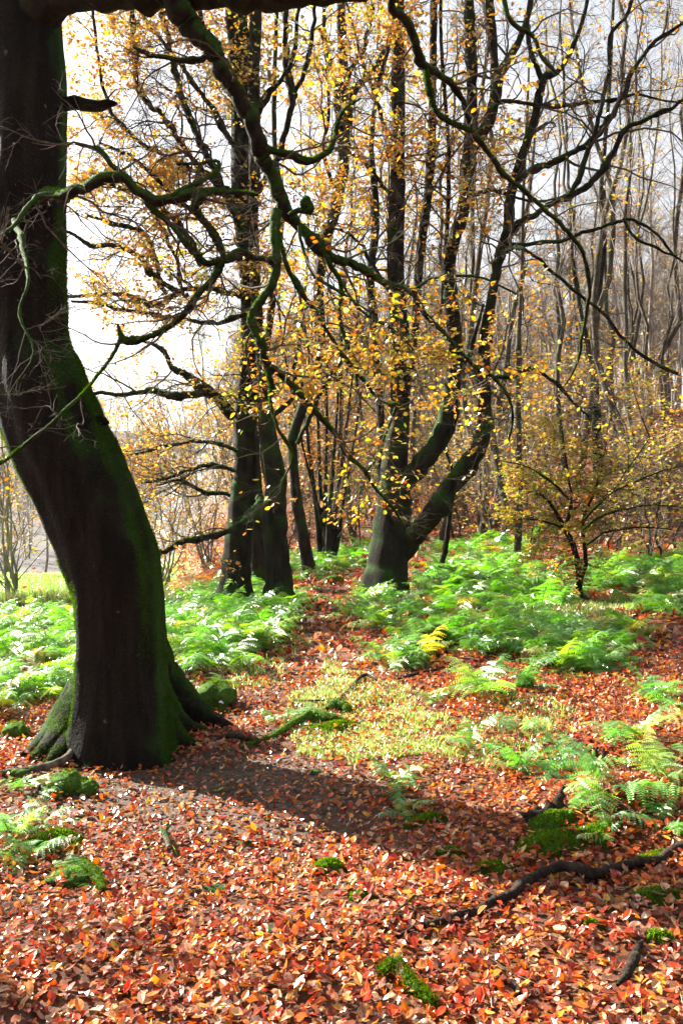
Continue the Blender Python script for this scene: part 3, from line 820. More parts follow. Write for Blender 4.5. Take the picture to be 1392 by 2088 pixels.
# ---- 4. smaller trees up the path
ht = Tree('beech_tree', 'slim leaning tree by the path behind the pair, forking into tall pale edged stems', 'tree', W(630, 1172, 16.5), None, M_BARK, 10)
ht.limb([(631, 1180, 16), (626, 1140, 13), (618, 1090, 13), (608, 1040, 12), (600, 980, 10), (596, 920, 10), (598, 885, 10), (618, 830, 11), (638, 780, 10), (652, 720, 9), (655, 650, 8), (650, 580, 9), (663, 500, 11), (682, 430, 13), (694, 370, 13), (703, 300, 13), (706, 220, 13), (700, 150, 11), (696, 40, 9), (694, -70, 8)], 16.5, 'trunk', 18, .15, .05, 4, None, True, 90)
ht.limb([(606, 905, 5), (632, 850, 5.5), (655, 800, 6), (680, 762, 5.5), (696, 740, 4), (712, 700, 3.5), (730, 650, 3)], 16.3, n=30, **BR)
ht.limb([(706, 222, 8), (722, 191, 8), (742, 161, 7), (767, 131, 7), (788, 95, 6), (800, 50, 5), (805, -30, 4)], 16.5, n=30, **BR)
ht.limb([(702, 180, 6), (715, 140, 6), (740, 100, 5), (755, 50, 4), (765, -30, 4)], 16.5, n=30, **BR)
ht.limb([(690, 400, 5), (668, 350, 5), (660, 290, 4.5), (672, 200, 4), (664, 90, 4), (660, -20, 3)], 16.5, n=30, **BR)
ht.limb([(696, 340, 5), (690, 250, 7), (686, 180, 6), (672, 120, 5), (650, 60, 4)], 16.4, n=30, **BR)
ht.foliage((3.0, (.5, 2.0)), (6, (.3, .9)), (4.5, (.15, .45)), (1.3, .08), np.concatenate([YELLOW, ORANGE]), .7, .01, tmin=.25)

cp = Tree('coppiced_tree', 'many stemmed coppiced tree fanning up beside the far end of the path', 'tree', W(665, 1152, 18.5), None, M_BARK, 12)
for a in [(650, 600, 9), (657, 640, 9), (663, 668, 8), (669, 700, 8), (676, 735, 8), (684, 700, 6), (660, 560, 6), (690, 760, 6)]:
    x0, x1, w = a
    cp.limb([(x0 * .35 + 665 * .65, 1160, w), (x0, 1100, w * .9), (x0 + (x1 - x0) * .1, 1040, w * .7), (x0 + (x1 - x0) * .45, 900, w * .45), (x0 + (x1 - x0) * .8, 720, w * .35), (x1, 560, w * .2)], 18.5 + cp.rng.normal() * .2, 'stem', 10, .15, .1, 4, None, True, 40)
cp.foliage((2.2, (.4, 1.4)), (6, (.3, .7)), (4, (.15, .4)), (.9, .085), ORANGE, .9, .02, tmin=.3, r1=.012)

# ---- 5. young golden beech on the right slope, slender trees near it
yb = G(1183, 1228)
yt = Tree('young_beech_tree', 'small crooked young beech with a spreading golden crown on the right slope', 'tree', yb, None, M_BARK, 13)
yd = yb[1]
yt.limb([(1183, 1232, 9), (1180, 1200, 6.5), (1178, 1160, 6), (1172, 1127, 6), (1160, 1095, 5.5), (1147, 1072, 5), (1130, 1040, 3.5), (1105, 1010, 2.5), (1070, 985, 1.5)], yd, 'trunk', 12, .25, .15, 8, None, True, 40)
yt.limb([(1181, 1190, 4), (1192, 1150, 4.5), (1190, 1100, 4.5), (1186, 1070, 4), (1205, 1020, 3), (1225, 960, 2), (1235, 900, 1.4)], yd, n=30, **BR)
yt.limb([(1150, 1074, 4), (1165, 1030, 3), (1160, 980, 2.5), (1150, 920, 2), (1145, 870, 1.2)], yd, n=24, **BR)
for pts in ([(1188, 1080, 3.5), (1220, 1055, 3), (1270, 1040, 2.4), (1330, 1030, 1.5), (1400, 1035, 1)],
            [(1190, 1060, 3), (1240, 1010, 2.5), (1300, 980, 2), (1370, 955, 1.2), (1420, 950, 1)],
            [(1160, 1090, 3), (1130, 1070, 2.5), (1090, 1060, 2), (1040, 1060, 1.2)],
            [(1160, 1020, 2.5), (1120, 980, 2), (1070, 950, 1.6), (1020, 940, 1)],
            [(1195, 1040, 2.5), (1250, 1000, 2), (1290, 940, 1.6), (1320, 900, 1)],
            [(1195, 1110, 3), (1240, 1085, 2.5), (1300, 1075, 2), (1370, 1080, 1)]):
    yt.limb(pts, yd + yt.rng.uniform(-.6, .4), n=24, **BR)
yt.foliage((11, (.25, 1.0)), (6, (.15, .45)), (4, (.08, .22)), (2.6, .046), np.concatenate([YELLOW, ORANGE[:1], GREENY, GREENY]), .28, 0, tmin=.12, r1=.007, tilt=.35)

def slim(name, label, pts, d, bark=M_SLIM, group=None, seed=20, fol=((1.2, (.4, 1.4)), (4, (.25, .6)), (3, (.12, .35)), (.3, .07)), pal=ORANGE, cat='tree', extra=(), rough=.15):
    b = W(pts[0][0], pts[0][1], d)
    t = Tree(name, label, cat, b, group, bark, seed)
    t.limb(pts, d, 'trunk', 12, rough, .06, 4, None, True, 70)
    for e in extra:
        t.limb(e, d, n=30, **BR)
    t.foliage(*fol, pal=pal, flat=.8, grav=.03, tmin=.25, r1=.012)
    return t
slim('sapling', 'straight pole like sapling between the middle beech and the golden young beech', [(1053, 1142, 8), (1055, 1100, 7.5), (1057, 1000, 7), (1057, 900, 6), (1055, 800, 5.2), (1056, 700, 5), (1063, 560, 4), (1066, 400, 3.5), (1075, 200, 2.5), (1080, 50, 1.5)], 16, seed=21)
slim('sapling', 'short black crooked stem leaning out right of the middle beech base', [(893, 1172, 6), (905, 1130, 6), (913, 1080, 5), (918, 1022, 5), (921, 960, 3.5), (905, 900, 2.5), (930, 850, 1.5)], 14.5, M_BARK, seed=22)
slim('tall_tree', 'tall straight dark trunk high on the right slope above the golden young beech', [(1222, 1010, 12), (1218, 930, 11), (1214, 850, 9.5), (1208, 750, 8.5), (1213, 650, 7.5), (1222, 580, 6), (1231, 480, 5.5), (1225, 380, 5), (1240, 200, 4), (1250, 0, 3)], 24, M_BARK, seed=23,
     extra=[[(1206, 740, 5), (1196, 690, 5), (1180, 620, 4.5), (1168, 540, 4), (1160, 400, 3.5), (1150, 200, 3), (1140, 30, 2)]])

# ------------------------------------------------------------------ background trees
def proto_tree(seed, h, lod=0, leaf=.3, pal=ORANGE, lean=.06, low=.25, spread=1.0, r0=.09, stems=1):
    """returns (trunk geo, sprays geo, leaf geo) for a tree standing at the origin"""
    rng = np.random.default_rng(seed)
    n = 16 if lod == 0 else 9
    P0, R0 = [], []
    for k in range(stems):
        a = rng.uniform(0, 6.28)
        t = np.linspace(0, 1, n)
        lx, ly = rng.normal(size=2) * lean * h
        if stems > 1:
            lx, ly = math.cos(a) * .22 * h, math.sin(a) * .22 * h
        w = np.cumsum(rng.normal(size=(n, 2)), 0) * .012 * h
        w -= w[0]
        P0.append(np.stack([lx * t ** 1.2 + w[:, 0], ly * t ** 1.2 + w[:, 1], -.3 + (h + .3) * t * (1 if stems == 1 else rng.uniform(.7, 1))], -1))
        R0.append(r0 * (1 - t * .82))
    P0, R0 = np.stack(P0), np.stack(R0)
    gt, gs, gl = Geo(), Geo(), Geo()
    tubes(gt, P0, R0, 8 if lod == 0 else 5, rough=.1, rfreq=4, C=A([.5, .5, .5]))
    if lod == 0:
        P1, R1 = spawn(P0, R0, 0, (.5 * spread, 2.4 * spread), 8, (.4, .95), 1, .14, .05, low, 1, .5, .02, rng, per=26 / stems + 5)
        P2, R2 = spawn(P1, R1, 0, (.25, 1.0), 5, (.4, .9), 1, .14, .04, .15, 1, .6, .007, rng, per=7)
        P3, R3 = spawn(P2, R2, 0, (.15, .5), 3, (.4, .9), 1, .1, .03, .2, 1, .7, .004, rng, per=4.5)
        tubes(gs, P1, R1, 4); tubes(gs, P2, R2, 3); tubes(gs, P3, R3, 3)
        leaves_on(gl, P3, leaf, (.06, .1), pal, rng)
    else:
        P1, R1 = spawn(P0, R0, 0, (.6 * spread, 3.0 * spread), 5, (.4, .95), 1, .14, .05, low, 1, .5, .03, rng, per=20 / stems + 4)
        P2, R2 = spawn(P1, R1, 0, (.4, 1.4), 4, (.4, .9), 1, .14, .04, .15, 1, .7, .012, rng, per=7)
        P3, R3 = spawn(P2, R2, 0, (.3, .9), 2, (.4, .9), 1, .1, .03, .2, 1, .8, .008, rng, per=3.2)
        tubes(gs, P1, R1, 3); tubes(gs, P2, np.maximum(R2, .005), 3); tubes(gs, P3, np.maximum(R3, .004), 3)
        leaves_on(gl, P3, leaf, (.12, .22), pal, rng)
    return gt, gs, gl

rb = np.random.default_rng(77)
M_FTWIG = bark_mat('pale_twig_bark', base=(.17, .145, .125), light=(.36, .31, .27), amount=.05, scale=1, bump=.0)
protos = []
for k in range(7):
    gt, gs, gl = proto_tree(100 + k, rb.uniform(12, 17), 0, .05 if k % 3 else .3, ORANGE if k % 2 else YELLOW, r0=rb.uniform(.06, .115), low=.34, lean=.035)
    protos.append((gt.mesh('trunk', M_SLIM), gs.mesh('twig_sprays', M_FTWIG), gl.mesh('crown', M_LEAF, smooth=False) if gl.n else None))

def place(pm, name, label, cat, loc, rz, sc, group, names=('trunk', 'twig_sprays', 'crown')):
    e = empty(name, loc)
    e.rotation_euler = (0, 0, rz)
    e.scale = sc
    tag(e, label, cat, group)
    for nme, me in zip(names, pm):
        if me is not None:
            link(nme, me, e)
    return e

spots = []
for px, d in [(1169, 23), (1134, 25), (1110, 20), (1245, 27), (1262, 24), (1294, 22), (1314, 20), (1338, 25), (1362, 21), (1353, 28), (1237, 30), (1157, 29), (1024, 19), (1090, 27), (1390, 24), (1410, 28), (1200, 32), (1280, 31), (1000, 23), (975, 21), (962, 26), (1320, 33), (1180, 34), (1070, 32), (1420, 21), (1345, 37)]:
    spots.append((px, d, 'thin bare tree among the crowded slender trunks on the right hand slope', 'slender trees crowding the right hand slope'))
for px, d in [(700, 25), (735, 22), (760, 28), (655, 30), (600, 27), (575, 24), (860, 24), (890, 21), (925, 28), (840, 31), (560, 31), (690, 33), (905, 34), (785, 35), (625, 36)]:
    spots.append((px, d, 'slim leafless tree standing behind the middle of the wood, past the path', 'slim trees behind the middle of the wood'))
for k, (px, d, lab, grp) in enumerate(spots):
    x = (px - 696) / F * d
    z = float(ground(x, d))
    s = rb.uniform(.75, 1.15)
    place(protos[k % 7], 'slender_tree', lab, 'tree', (x, d, z), rb.uniform(0, 6.28), (s * rb.uniform(.8, 1.2), s * rb.uniform(.8, 1.2), s), grp)

for lab, x, y, s in (('unseen bare tree added beyond the left edge to throw streaky shade on the near litter', -6.6, 7.1, .8), ('second unseen bare tree added for shade beyond the left edge, farther back than the first', -9.2, 10.6, .8)):  # two out-of-view trees added to streak the foreground with shade
    place(protos[0 if y < 9 else 3], 'slender_tree', lab, 'tree', (x, y, float(ground(x, y))), 1.3 + y, (s * 1.2, s * 1.2, s), None)

# leafy beech saplings in the understorey (golden leaves kept low down)
bush = []
for k in range(4):
    gt, gs, gl = proto_tree(300 + k, 3.2, 0, .7, (YELLOW * .9, np.concatenate([ORANGE, YELLOW]), np.concatenate([YELLOW, GREENY]), ORANGE)[k], lean=.1, low=.12, spread=.75, r0=.035, stems=3)
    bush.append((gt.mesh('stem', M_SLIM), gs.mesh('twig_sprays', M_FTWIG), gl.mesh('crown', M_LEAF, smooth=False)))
BL = [(1000, 20, 1.2, 0), (1060, 22, 1.5, 0), (930, 23, 1.2, 0), (960, 26, 1.6, 2), (1110, 24, 1.4, 1), (880, 27, 1.5, 0), (1150, 21, .9, 1), (1250, 16.5, .75, 2), (1330, 14.5, .8, 2), (1390, 16, 1.0, 2), (1290, 21, 1.1, 1), (1080, 16.5, .6, 1), (1240, 25, 1.5, 0), (1350, 19, 1.2, 2),
      (720, 24, 1.2, 1), (660, 22, 1.0, 1), (610, 26, 1.5, 1), (690, 29, 1.8, 3), (750, 30, 1.8, 0), (590, 21, .8, 3), (820, 28, 1.5, 0), (560, 28, 1.8, 1), (510, 24, 1.6, 1), (840, 22, .7, 3), (640, 34, 2.2, 1), (780, 36, 2.3, 0), (1020, 31, 2.0, 0), (1180, 30, 2.0, 1), (900, 36, 2.4, 1)]
for k, (px, d, s, q) in enumerate(BL):
    x = (px - 696) / F * d
    r_side = px > 860
    place(bush[q], 'beech_sapling', 'knee to head high beech sapling with golden leaves under the bare trees at the right' if r_side else 'leafy copper and gold beech sapling behind the far end of the path', 'sapling',
          (x, d, float(ground(x, d))), rb.uniform(0, 6.28), (s, s, s * .9), 'golden beech saplings on the right' if r_side else 'copper saplings behind the path', ('stem', 'twig_sprays', 'crown'))
# thorny looking hedge trees along the meadow edge at the left
hed = []
for k in range(2):
    gt, gs, gl = proto_tree(330 + k, 5.0, 0, .9, np.concatenate([YELLOW, ORANGE]), lean=.1, low=.08, spread=1.3, r0=.03, stems=7)
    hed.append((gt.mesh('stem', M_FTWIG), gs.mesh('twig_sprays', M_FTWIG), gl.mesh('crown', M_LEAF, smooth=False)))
for lab, px, d, s, q in [('spreading thorn tree seen left of the leaning trunk above the meadow', 30, 17, .95, 0), ('tall tangled thorn tree behind the middle of the leaning trunk', 140, 20, 1.0, 1), ('spreading thorn tree on the meadow edge close right of the leaning trunk', 330, 17.5, .72, 1), ('spreading thorn tree on the meadow edge just left of the pair of trunks', 425, 19, .85, 0)]:
    x = (px - 696) / F * d
    place(hed[q], 'thorn_tree', lab, 'tree', (x, d, float(ground(x, d))), rb.uniform(0, 6.28), (s, s, s), None, ('stem', 'twig_sprays', 'crown'))

# far wood: one mass on the slope behind and on the hill across the valley
fp = [proto_tree(400 + k, rb.uniform(6.5, 9.5), 1, (.04, .12, .02, .2, .05)[k], (ORANGE, YELLOW, ORANGE, YELLOW, ORANGE)[k], r0=.11) for k in range(5)]
gw, gl = Geo(), Geo()
def stack(gm):
    return np.concatenate(gm.V), (np.concatenate(gm.Q) if gm.Q else np.zeros((0, 4), int)), np.concatenate(gm.C)
fp = [[stack(x) for x in p] for p in fp]
cnt = 0
for k in range(520):
    if k < 230:
        d = 33 + 45 * rb.random() ** 1.2
        qx = rb.uniform(-.14, .46)
    else:
        d = 62 + 140 * rb.random()
        qx = rb.uniform(-.62, -.02)
    x = qx * d
    z = float(ground(x, d))
    s = rb.uniform(.75, 1.2) * (1.0 if d < 80 else .8)
    a = rb.uniform(0, 6.28)
    Rm = A([[math.cos(a), -math.sin(a), 0], [math.sin(a), math.cos(a), 0], [0, 0, 1]]) * s
    p = fp[k % 5]
    for (V, Q, C), gg in ((p[0], gw), (p[1], gw), (p[2], gl)):
        gg.add(V @ Rm.T + A([x, d, z]), Q, None, C)
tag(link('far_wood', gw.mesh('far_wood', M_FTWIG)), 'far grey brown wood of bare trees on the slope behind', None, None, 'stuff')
tag(link('far_foliage', gl.mesh('far_foliage', M_LEAF, smooth=False)), 'scattered orange and yellow leaves left in the far wood', None, None, 'stuff')

# ------------------------------------------------------------------ ground cover
def inpoly(x, y, poly):
    c = np.zeros(len(x), bool)
    n = len(poly)
    for i in range(n):
        x0, y0 = poly[i]; x1, y1 = poly[(i + 1) % n]
        k = ((y0 > y) != (y1 > y)) & (x < (x1 - x0) * (y - y0) / (y1 - y0 + 1e-12) + x0)
        c ^= k
    return c

def gpoly(px):
    return [tuple(G(*p)[:2]) for p in px]

FERN_POLYS = {
    'left bank': [(-40, 1275), (150, 1262), (165, 1400), (60, 1440), (-60, 1465)],
    'left bank two': [(325, 1215), (440, 1212), (590, 1222), (578, 1290), (520, 1345), (450, 1385), (380, 1400), (335, 1395)],
    'mid foot': [(708, 1252), (740, 1225), (850, 1222), (880, 1265), (790, 1285), (735, 1282)],
    'right bank': [(800, 1335), (870, 1285), (1000, 1272), (1290, 1300), (1275, 1350), (1200, 1385), (1060, 1355), (950, 1340), (900, 1312), (850, 1368), (790, 1380)],
    'right dark': [(850, 1172), (1050, 1165), (1170, 1190), (1160, 1245), (900, 1248)],
    'right crest': [(1200, 1165), (1440, 1140), (1440, 1275), (1240, 1238)],
    'far': [(585, 1140), (760, 1120), (735, 1160), (690, 1165), (640, 1185), (600, 1195)],
    'far right': [(900, 1112), (1120, 1105), (1060, 1160), (850, 1170)],
}
GP = {k: gpoly(v) for k, v in FERN_POLYS.items()}
def fern_cover(x, y):
    m = np.zeros(len(x), bool)
    for p in GP.values():
        m |= inpoly(x, y, p)
    return m

# fallen leaves
gl = Geo()
for (y0, y1, dens, sz) in ((1.6, 4.5, 3000, (.018, .052)), (4.5, 8, 2300, (.022, .052)), (8, 16, 380, (.06, .115)), (16, 34, 70, (.10, .2))):
    ymean = (y1 ** 2 - y0 ** 2) / 2
    n = int(dens * (ymean * 1.0 + 1.6 * (y1 - y0)))
    y = np.sqrt(R.uniform(y0 ** 2, y1 ** 2, n))
    x = R.uniform(-1, 1, n) * (.5 * y + .8)
    clump = n2(x, y, 1.6, 21)
    fine = n2(x, y, 6, 22, 2)
    keep = R.random(n) < (.55 + 1.1 * (clump - .35)) * (1 - .45 * path_mask(x, y) * (fine > .45))
    keep &= ~((field_mask(x, y) > .4) & (R.random(n) > .02))
    sd = np.exp(-(((x + .9) / 1.0) ** 2 + ((y - 5.35) / .55) ** 2))
    keep &= R.random(n) > sd * .75
    gz = inpoly(x, y, gpoly([(560, 1560), (600, 1440), (700, 1350), (790, 1390), (930, 1450), (1010, 1500), (900, 1560), (740, 1580)]))
    keep &= ~(gz & (R.random(n) < .5 * sstep(.4, .6, n2(x, y, 4.5, 41))))
    fc = fern_cover(x, y)
    keep &= ~(fc & (R.random(n) < .4))
    x, y = x[keep], y[keep]
    z = ground(x, y) + R.random(len(x)) ** 1.5 * .035 + .004
    a = R.uniform(0, 6.283, len(x))
    D = np.stack([np.cos(a), np.sin(a), R.normal(size=len(x)) * .22], -1)
    LP = A([[.56, .085, .012], [.62, .15, .015], [.50, .045, .01], [.66, .22, .02], [.34, .035, .012], [.54, .20, .05], [.58, .30, .13], [.20, .045, .02], [.66, .32, .03], [.46, .03, .01], [.24, .07, .03], [.60, .11, .012], [.14, .035, .018], [.40, .05, .015], [.52, .26, .15], [.30, .13, .08], [.58, .34, .20]])
    s = R.uniform(sz[0], sz[1], len(x))
    add_leaves(gl, np.stack([x, y, z], -1), D, s, LP, R, tilt=.26, curl=.6, fold=.26)
n = 26000
y = R.uniform(2.2, 9, n); x = R.uniform(-2.6, 2.2, n)
m = R.random(n) < np.clip(.12 + path_mask(x, y) * .8 + np.exp(-(((x + .9) / 1.3) ** 2 + ((y - 5.35) / .7) ** 2)), 0, 1)
x, y = x[m], y[m]
a = R.uniform(0, 6.283, len(x))
add_leaves(gl, np.stack([x, y, ground(x, y) + .004 + R.random(len(x)) * .006], -1), np.stack([np.cos(a), np.sin(a), 0 * a], -1), R.uniform(.008, .026, len(x)), A([[.16, .08, .045], [.30, .12, .05], [.08, .045, .03], [.40, .16, .06], [.34, .22, .14], [.05, .03, .02]]), R, tilt=.5, curl=.8, fold=.3)
tag(link('fallen_leaves', gl.mesh('fallen_leaves', M_LITTER, smooth=False)), 'red, orange and tan fallen beech leaves carpeting the ground', None, None, 'stuff')

# ferns
def frond(rng, npin=15, npl=9, t0=1.15, t1=-.35, side=.0):
    g = Geo()
    n = 24
    t = np.linspace(0, 1, n)
    th = t0 + (t1 - t0) * t ** .8
    dy, dz = np.cos(th), np.sin(th)
    P = np.zeros((n, 3))
    P[1:, 1] = np.cumsum(dy[:-1]) / (n - 1)
    P[1:, 2] = np.cumsum(dz[:-1]) / (n - 1)
    P[:, 0] = side * t ** 2
    green = A([1., 1, 1])
    tubes(g, P, np.linspace(.008, .002, n), 3, C=A([.9, .8, .6]))
    Vs, Cs = [], []
    for k in range(npin):
        u = .2 + .78 * (k / (npin - 1)) ** .92 + rng.normal() * .006
        u = min(u, .985); f = u * (n - 1); i = min(int(f), n - 2)
        p = P[i] + (P[i + 1] - P[i]) * (f - i)
        T = nrm(P[i + 1] - P[i])
        Nn = A([0, -T[2], T[1]])
        w = (u - .2) / .78
        w = min(max(w, 0), .999)
        L = .34 * (1 - w) ** .8 * min(1, .72 + w * 2.2) + .012
        for s in (-1, 1):
            D = nrm(A([s, 0, 0]) + T * rng.uniform(.15, .55) + Nn * rng.normal(-.15, .28))
            Qd = nrm(np.cross(Nn, D) + Nn * rng.normal(0, .25))
            m = max(3, int(npl * (L / .34) + 2))
            a = (np.arange(m) + .5) / m
            wd = L / m * .8
            ln = (.052 * (1 - a) ** .7 + .010) * (.4 + .6 * L / .34) * rng.uniform(.8, 1.15, m)
            droop = -.10 * a ** 2 * L / .34
            c = p + D * (a * L)[:, None] + A([0, 0, 1]) * droop[:, None]
            for s2 in (-1, 1):
                q = Qd * s2 + D * .45 + Nn * rng.normal(-.1, .3)
                q = q / np.linalg.norm(q)
                b0 = c - D * wd * .5
                b1 = c + q * ln[:, None] - D * wd * .12
                b2 = c + q * ln[:, None] + D * wd * .18
                b3 = c + D * wd * .45
                Vs.append(np.stack([b0, b1, b2, b3], 1))
    V = np.concatenate(Vs)
    K = len(V)
    g.add(V.reshape(-1, 3), np.arange(K * 4).reshape(K, 4), None, green)
    V, Q, C = stack(g)
    return V, Q, C
rf = np.random.default_rng(5)
FR_HI = [frond(rf, 17, 9, rf.uniform(.9, 1.3), rf.uniform(-.7, .1), rf.uniform(-.15, .15)) for _ in range(7)]
FR_LO = [frond(rf, 13, 6, rf.uniform(.9, 1.3), rf.uniform(-.7, .1), rf.uniform(-.15, .15)) for _ in range(6)]
FPAL = A([[1.28, 1.18, .85]]) * A([[.12, .31, .05], [.17, .34, .06], [.09, .24, .05], [.22, .36, .07], [.11, .27, .07], [.10, .28, .05], [.14, .30, .09], [.09, .25, .05], [.11, .28, .06], [.13, .30, .05], [.26, .26, .06]])
def put_frond(g, fr, pos, yaw, pitch, size, col):
    V, Q, C = fr
    ca, sa = math.cos(yaw), math.sin(yaw)
    cp_, sp_ = math.cos(pitch), math.sin(pitch)
    Rx = A([[1, 0, 0], [0, cp_, -sp_], [0, sp_, cp_]])
    Rz = A([[ca, -sa, 0], [sa, ca, 0], [0, 0, 1]])
    M = (Rz @ Rx) * size
    g.add(V @ M.T + pos, Q, None, C * col)
def fern_plant(g, pos, size, nf, hi=True, rng=rf, pal=FPAL):
    y0 = rng.uniform(0, 6.28)
    for k in range(nf):
        fr = (FR_HI if hi else FR_LO)[rng.integers(0, 6)]
        put_frond(g, fr, pos + A([rng.normal() * .03, rng.normal() * .03, 0]), y0 + k * 6.283 / nf + rng.normal() * .4, rng.uniform(-.5, .35), size * rng.uniform(.7, 1.15), pal[rng.integers(0, len(pal))] * rng.uniform(.75, 1.25))
specs = [('left bank', 38, .62, 'pale green bracken filling the hollow left of the leaning trunk'), ('left bank two', 38, .62, 'tall green bracken bank between the leaning trunk and the path'),
         ('mid foot', 26, .5, 'blue green bracken around the foot of the middle beech'), ('right bank', 58, .52, 'bright green bracken bank right of the path'),
         ('right dark', 32, .65, 'deep green bracken behind the bright bank, left of the golden sapling'), ('right crest', 30, .65, 'dark green bracken along the crest at the right'),
         ('far', 14, .65, 'far bracken where the path leaves the wood'), ('far right', 12, .65, 'far bracken under the slender trees')]
for key, dens, size, lab in specs:
    p = A(GP[key])
    g = Geo()
    lo, hi = p.min(0), p.max(0)
    area = (hi - lo).prod()
    n = int(dens * area * .62)
    if key in ('left bank', 'left bank two', 'right bank', 'mid foot'):
        pass
    x = rf.uniform(lo[0], hi[0], n); y = rf.uniform(lo[1], hi[1], n)
    m = inpoly(x, y, GP[key]) & (n2(x, y, 1.5, 31) > .36)
    for xx, yy in zip(x[m], y[m]):
        fern_plant(g, A([xx, yy, float(ground(xx, yy))]), size * rf.uniform(.6, 1.15), rf.integers(3, 6), yy < 14)
    tag(link('bracken', g.mesh('bracken', M_FERN, smooth=False)), lab, None, None, 'stuff')
    print('bracken', key, int(m.sum()), len(g.V))

FERNS = [(985, 1425, .50, 8, 'bushy pale fern tuft on the leaves below the bright bracken bank'),
         (1085, 1410, .34, 5, 'small fern right of the bushy pale tuft, under the bank'),
         (960, 1530, .34, 6, 'low feathery fern on red leaves midway up the right foreground'),
         (1060, 1500, .30, 5, 'low fern just above and right of the feathery one'),
         (1330, 1440, .50, 7, 'pale fern at the right edge near the slope of red leaves'),
         (1290, 1520, .42, 7, 'wide silvery fern close to the right edge above the stump'),
         (1150, 1590, .46, 9, 'large silvery fern growing over the mossy stump'),
         (1225, 1615, .42, 8, 'green fern just right of the mossy stump'),
         (1050, 1580, .32, 7, 'yellowish fern left of the mossy stump'),
         (1330, 1600, .36, 6, 'fern beside the right edge level with the stump'),
         (1350, 1700, .26, 5, 'small dark fern in shade at the right edge'),
         (805, 1610, .26, 6, 'small upright fern at the rim of the trunk shadow'),
         (825, 1660, .20, 5, 'tiny fern inside the trunk shadow'),
         (1232, 1712, .18, 4, 'single short fern frond below the stump in shade'),
         (60, 1760, .34, 8, 'fern clump on the mossy lump in the lower left corner'),
         (30, 1720, .36, 8, 'fern at the left edge above the mossy lump'),
         (110, 1700, .22, 6, 'little fern spray left of the sunlit leaves'),
         (45, 1618, .24, 5, 'small fern below the exposed root at the left edge'),
         (160, 1805, .20, 5, 'dark fern tuft beside the short mossy root, lower left'),
         (368, 1412, .30, 6, 'yellow green fern beside the mossy boulder'),
         (460, 1395, .28, 5, 'fern growing just behind the mossy boulder'),
         (620, 1480, .26, 6, 'pale fern by the mossy log near the path'),
         (560, 1475, .20, 5, 'short pale fern left of the mossy log'),
         (880, 1440, .22, 5, 'thin fern in the litter below the dark fallen log'),
         (1380, 1560, .34, 6, 'half hidden fern cut by the right edge')]
for px, py, s, nf, lab in FERNS:
    p = G(px, py)
    g = Geo()
    fern_plant(g, p, s, nf, True, rf, FPAL[:8] * A([1.15, 1.12, 1.6]))
    o = link('fern', g.mesh('fern', M_FERN, p, smooth=False), None, tuple(p))
    tag(o, lab, 'fern', 'single ferns in the foreground')

# grass and moss blades
def blades(g, pos, h, w, cols, rng=R, lean=.5, seg=1):
    K = len(pos)
    if K == 0: return
    a = rng.uniform(0, 6.283, K)
    S = np.stack([np.cos(a), np.sin(a), 0 * a], -1) * (w * rng.uniform(.6, 1.2, K))[:, None]
    H = (h * rng.uniform(.5, 1.2, K))[:, None]
    tip = pos + H * nrm(np.stack([rng.normal(size=K) * lean, rng.normal(size=K) * lean, np.ones(K)], -1))
    mid_ = (pos + tip) / 2 + A([0, 0, 1]) * H * .12
    V = np.stack([pos - S, mid_ - S * .7, tip, mid_ + S * .7, pos + S], 1)
    i0 = (np.arange(K) * 5)[:, None]
    c = cols[rng.integers(0, len(cols), K)] * rng.uniform(.7, 1.3, (K, 1))
    g.add(V.reshape(-1, 3), np.concatenate([i0 + A([[0, 1, 3, 4]])]), i0 + A([[1, 2, 3]]), np.repeat(c, 5, axis=0))
GPAL = A([[.26, .38, .09], [.34, .44, .12], [.20, .33, .07], [.40, .42, .16], [.44, .38, .18]])
MPAL = A([[.08, .16, .012], [.11, .20, .015], [.06, .12, .012], [.14, .20, .02]])

g = Geo()
def grass_patch(poly, dens, h, w, thr=.4):
    P = gpoly(poly)
    p = A(P); lo, hi = p.min(0), p.max(0)
    n = int(dens * (hi - lo).prod())
    x = R.uniform(lo[0], hi[0], n); y = R.uniform(lo[1], hi[1], n)
    m = inpoly(x + (n2(x, y, 2.2, 61) - .5) * 1.3, y + (n2(x, y, 2.2, 62) - .5) * 1.6, P) & (.55 * n2(x, y, 4.5, 41) + .45 * n2(x, y, 13, 42) + .07 * R.normal(size=n) > thr + .05)
    x, y = x[m], y[m]
    blades(g, np.stack([x, y, ground(x, y)], -1), np.full(len(x), h), np.full(len(x), w), GPAL, lean=.6)
grass_patch([(560, 1560), (600, 1440), (700, 1370), (790, 1400), (800, 1460), (930, 1500), (900, 1560), (740, 1580)], 11000, .045, .0042, .40)
grass_patch([(650, 1430), (700, 1340), (760, 1390), (720, 1440)], 6000, .06, .0045, .40)
grass_patch([(800, 1480), (1000, 1440), (1200, 1420), (1200, 1500), (950, 1560), (820, 1560)], 6000, .05, .0042, .45)
grass_patch([(480, 1370), (600, 1300), (640, 1300), (560, 1400), (500, 1410)], 1800, .07, .004, .45)
grass_patch([(1000, 1270), (1180, 1225), (1320, 1240), (1250, 1290), (1020, 1300)], 3500, .11, .006, .3)
grass_patch([(40, 1700), (200, 1660), (200, 1760), (60, 1800)], 1800, .05, .003, .5)
grass_patch([(560, 1500), (1392, 1700), (1392, 2088), (0, 2088), (0, 1700)], 160, .05, .003, .62)
tag(link('grass_tufts', g.mesh('grass_tufts', M_GRASS, smooth=False)), 'short thin grass coming up through the fallen leaves', None, None, 'stuff')
g = Geo()
n = 90000
y = np.sqrt(R.uniform(10 ** 2, 29 ** 2, n)); x = R.uniform(-.75, -.12, n) * y
m = R.random(n) < field_mask(x, y)
x, y = x[m], y[m]
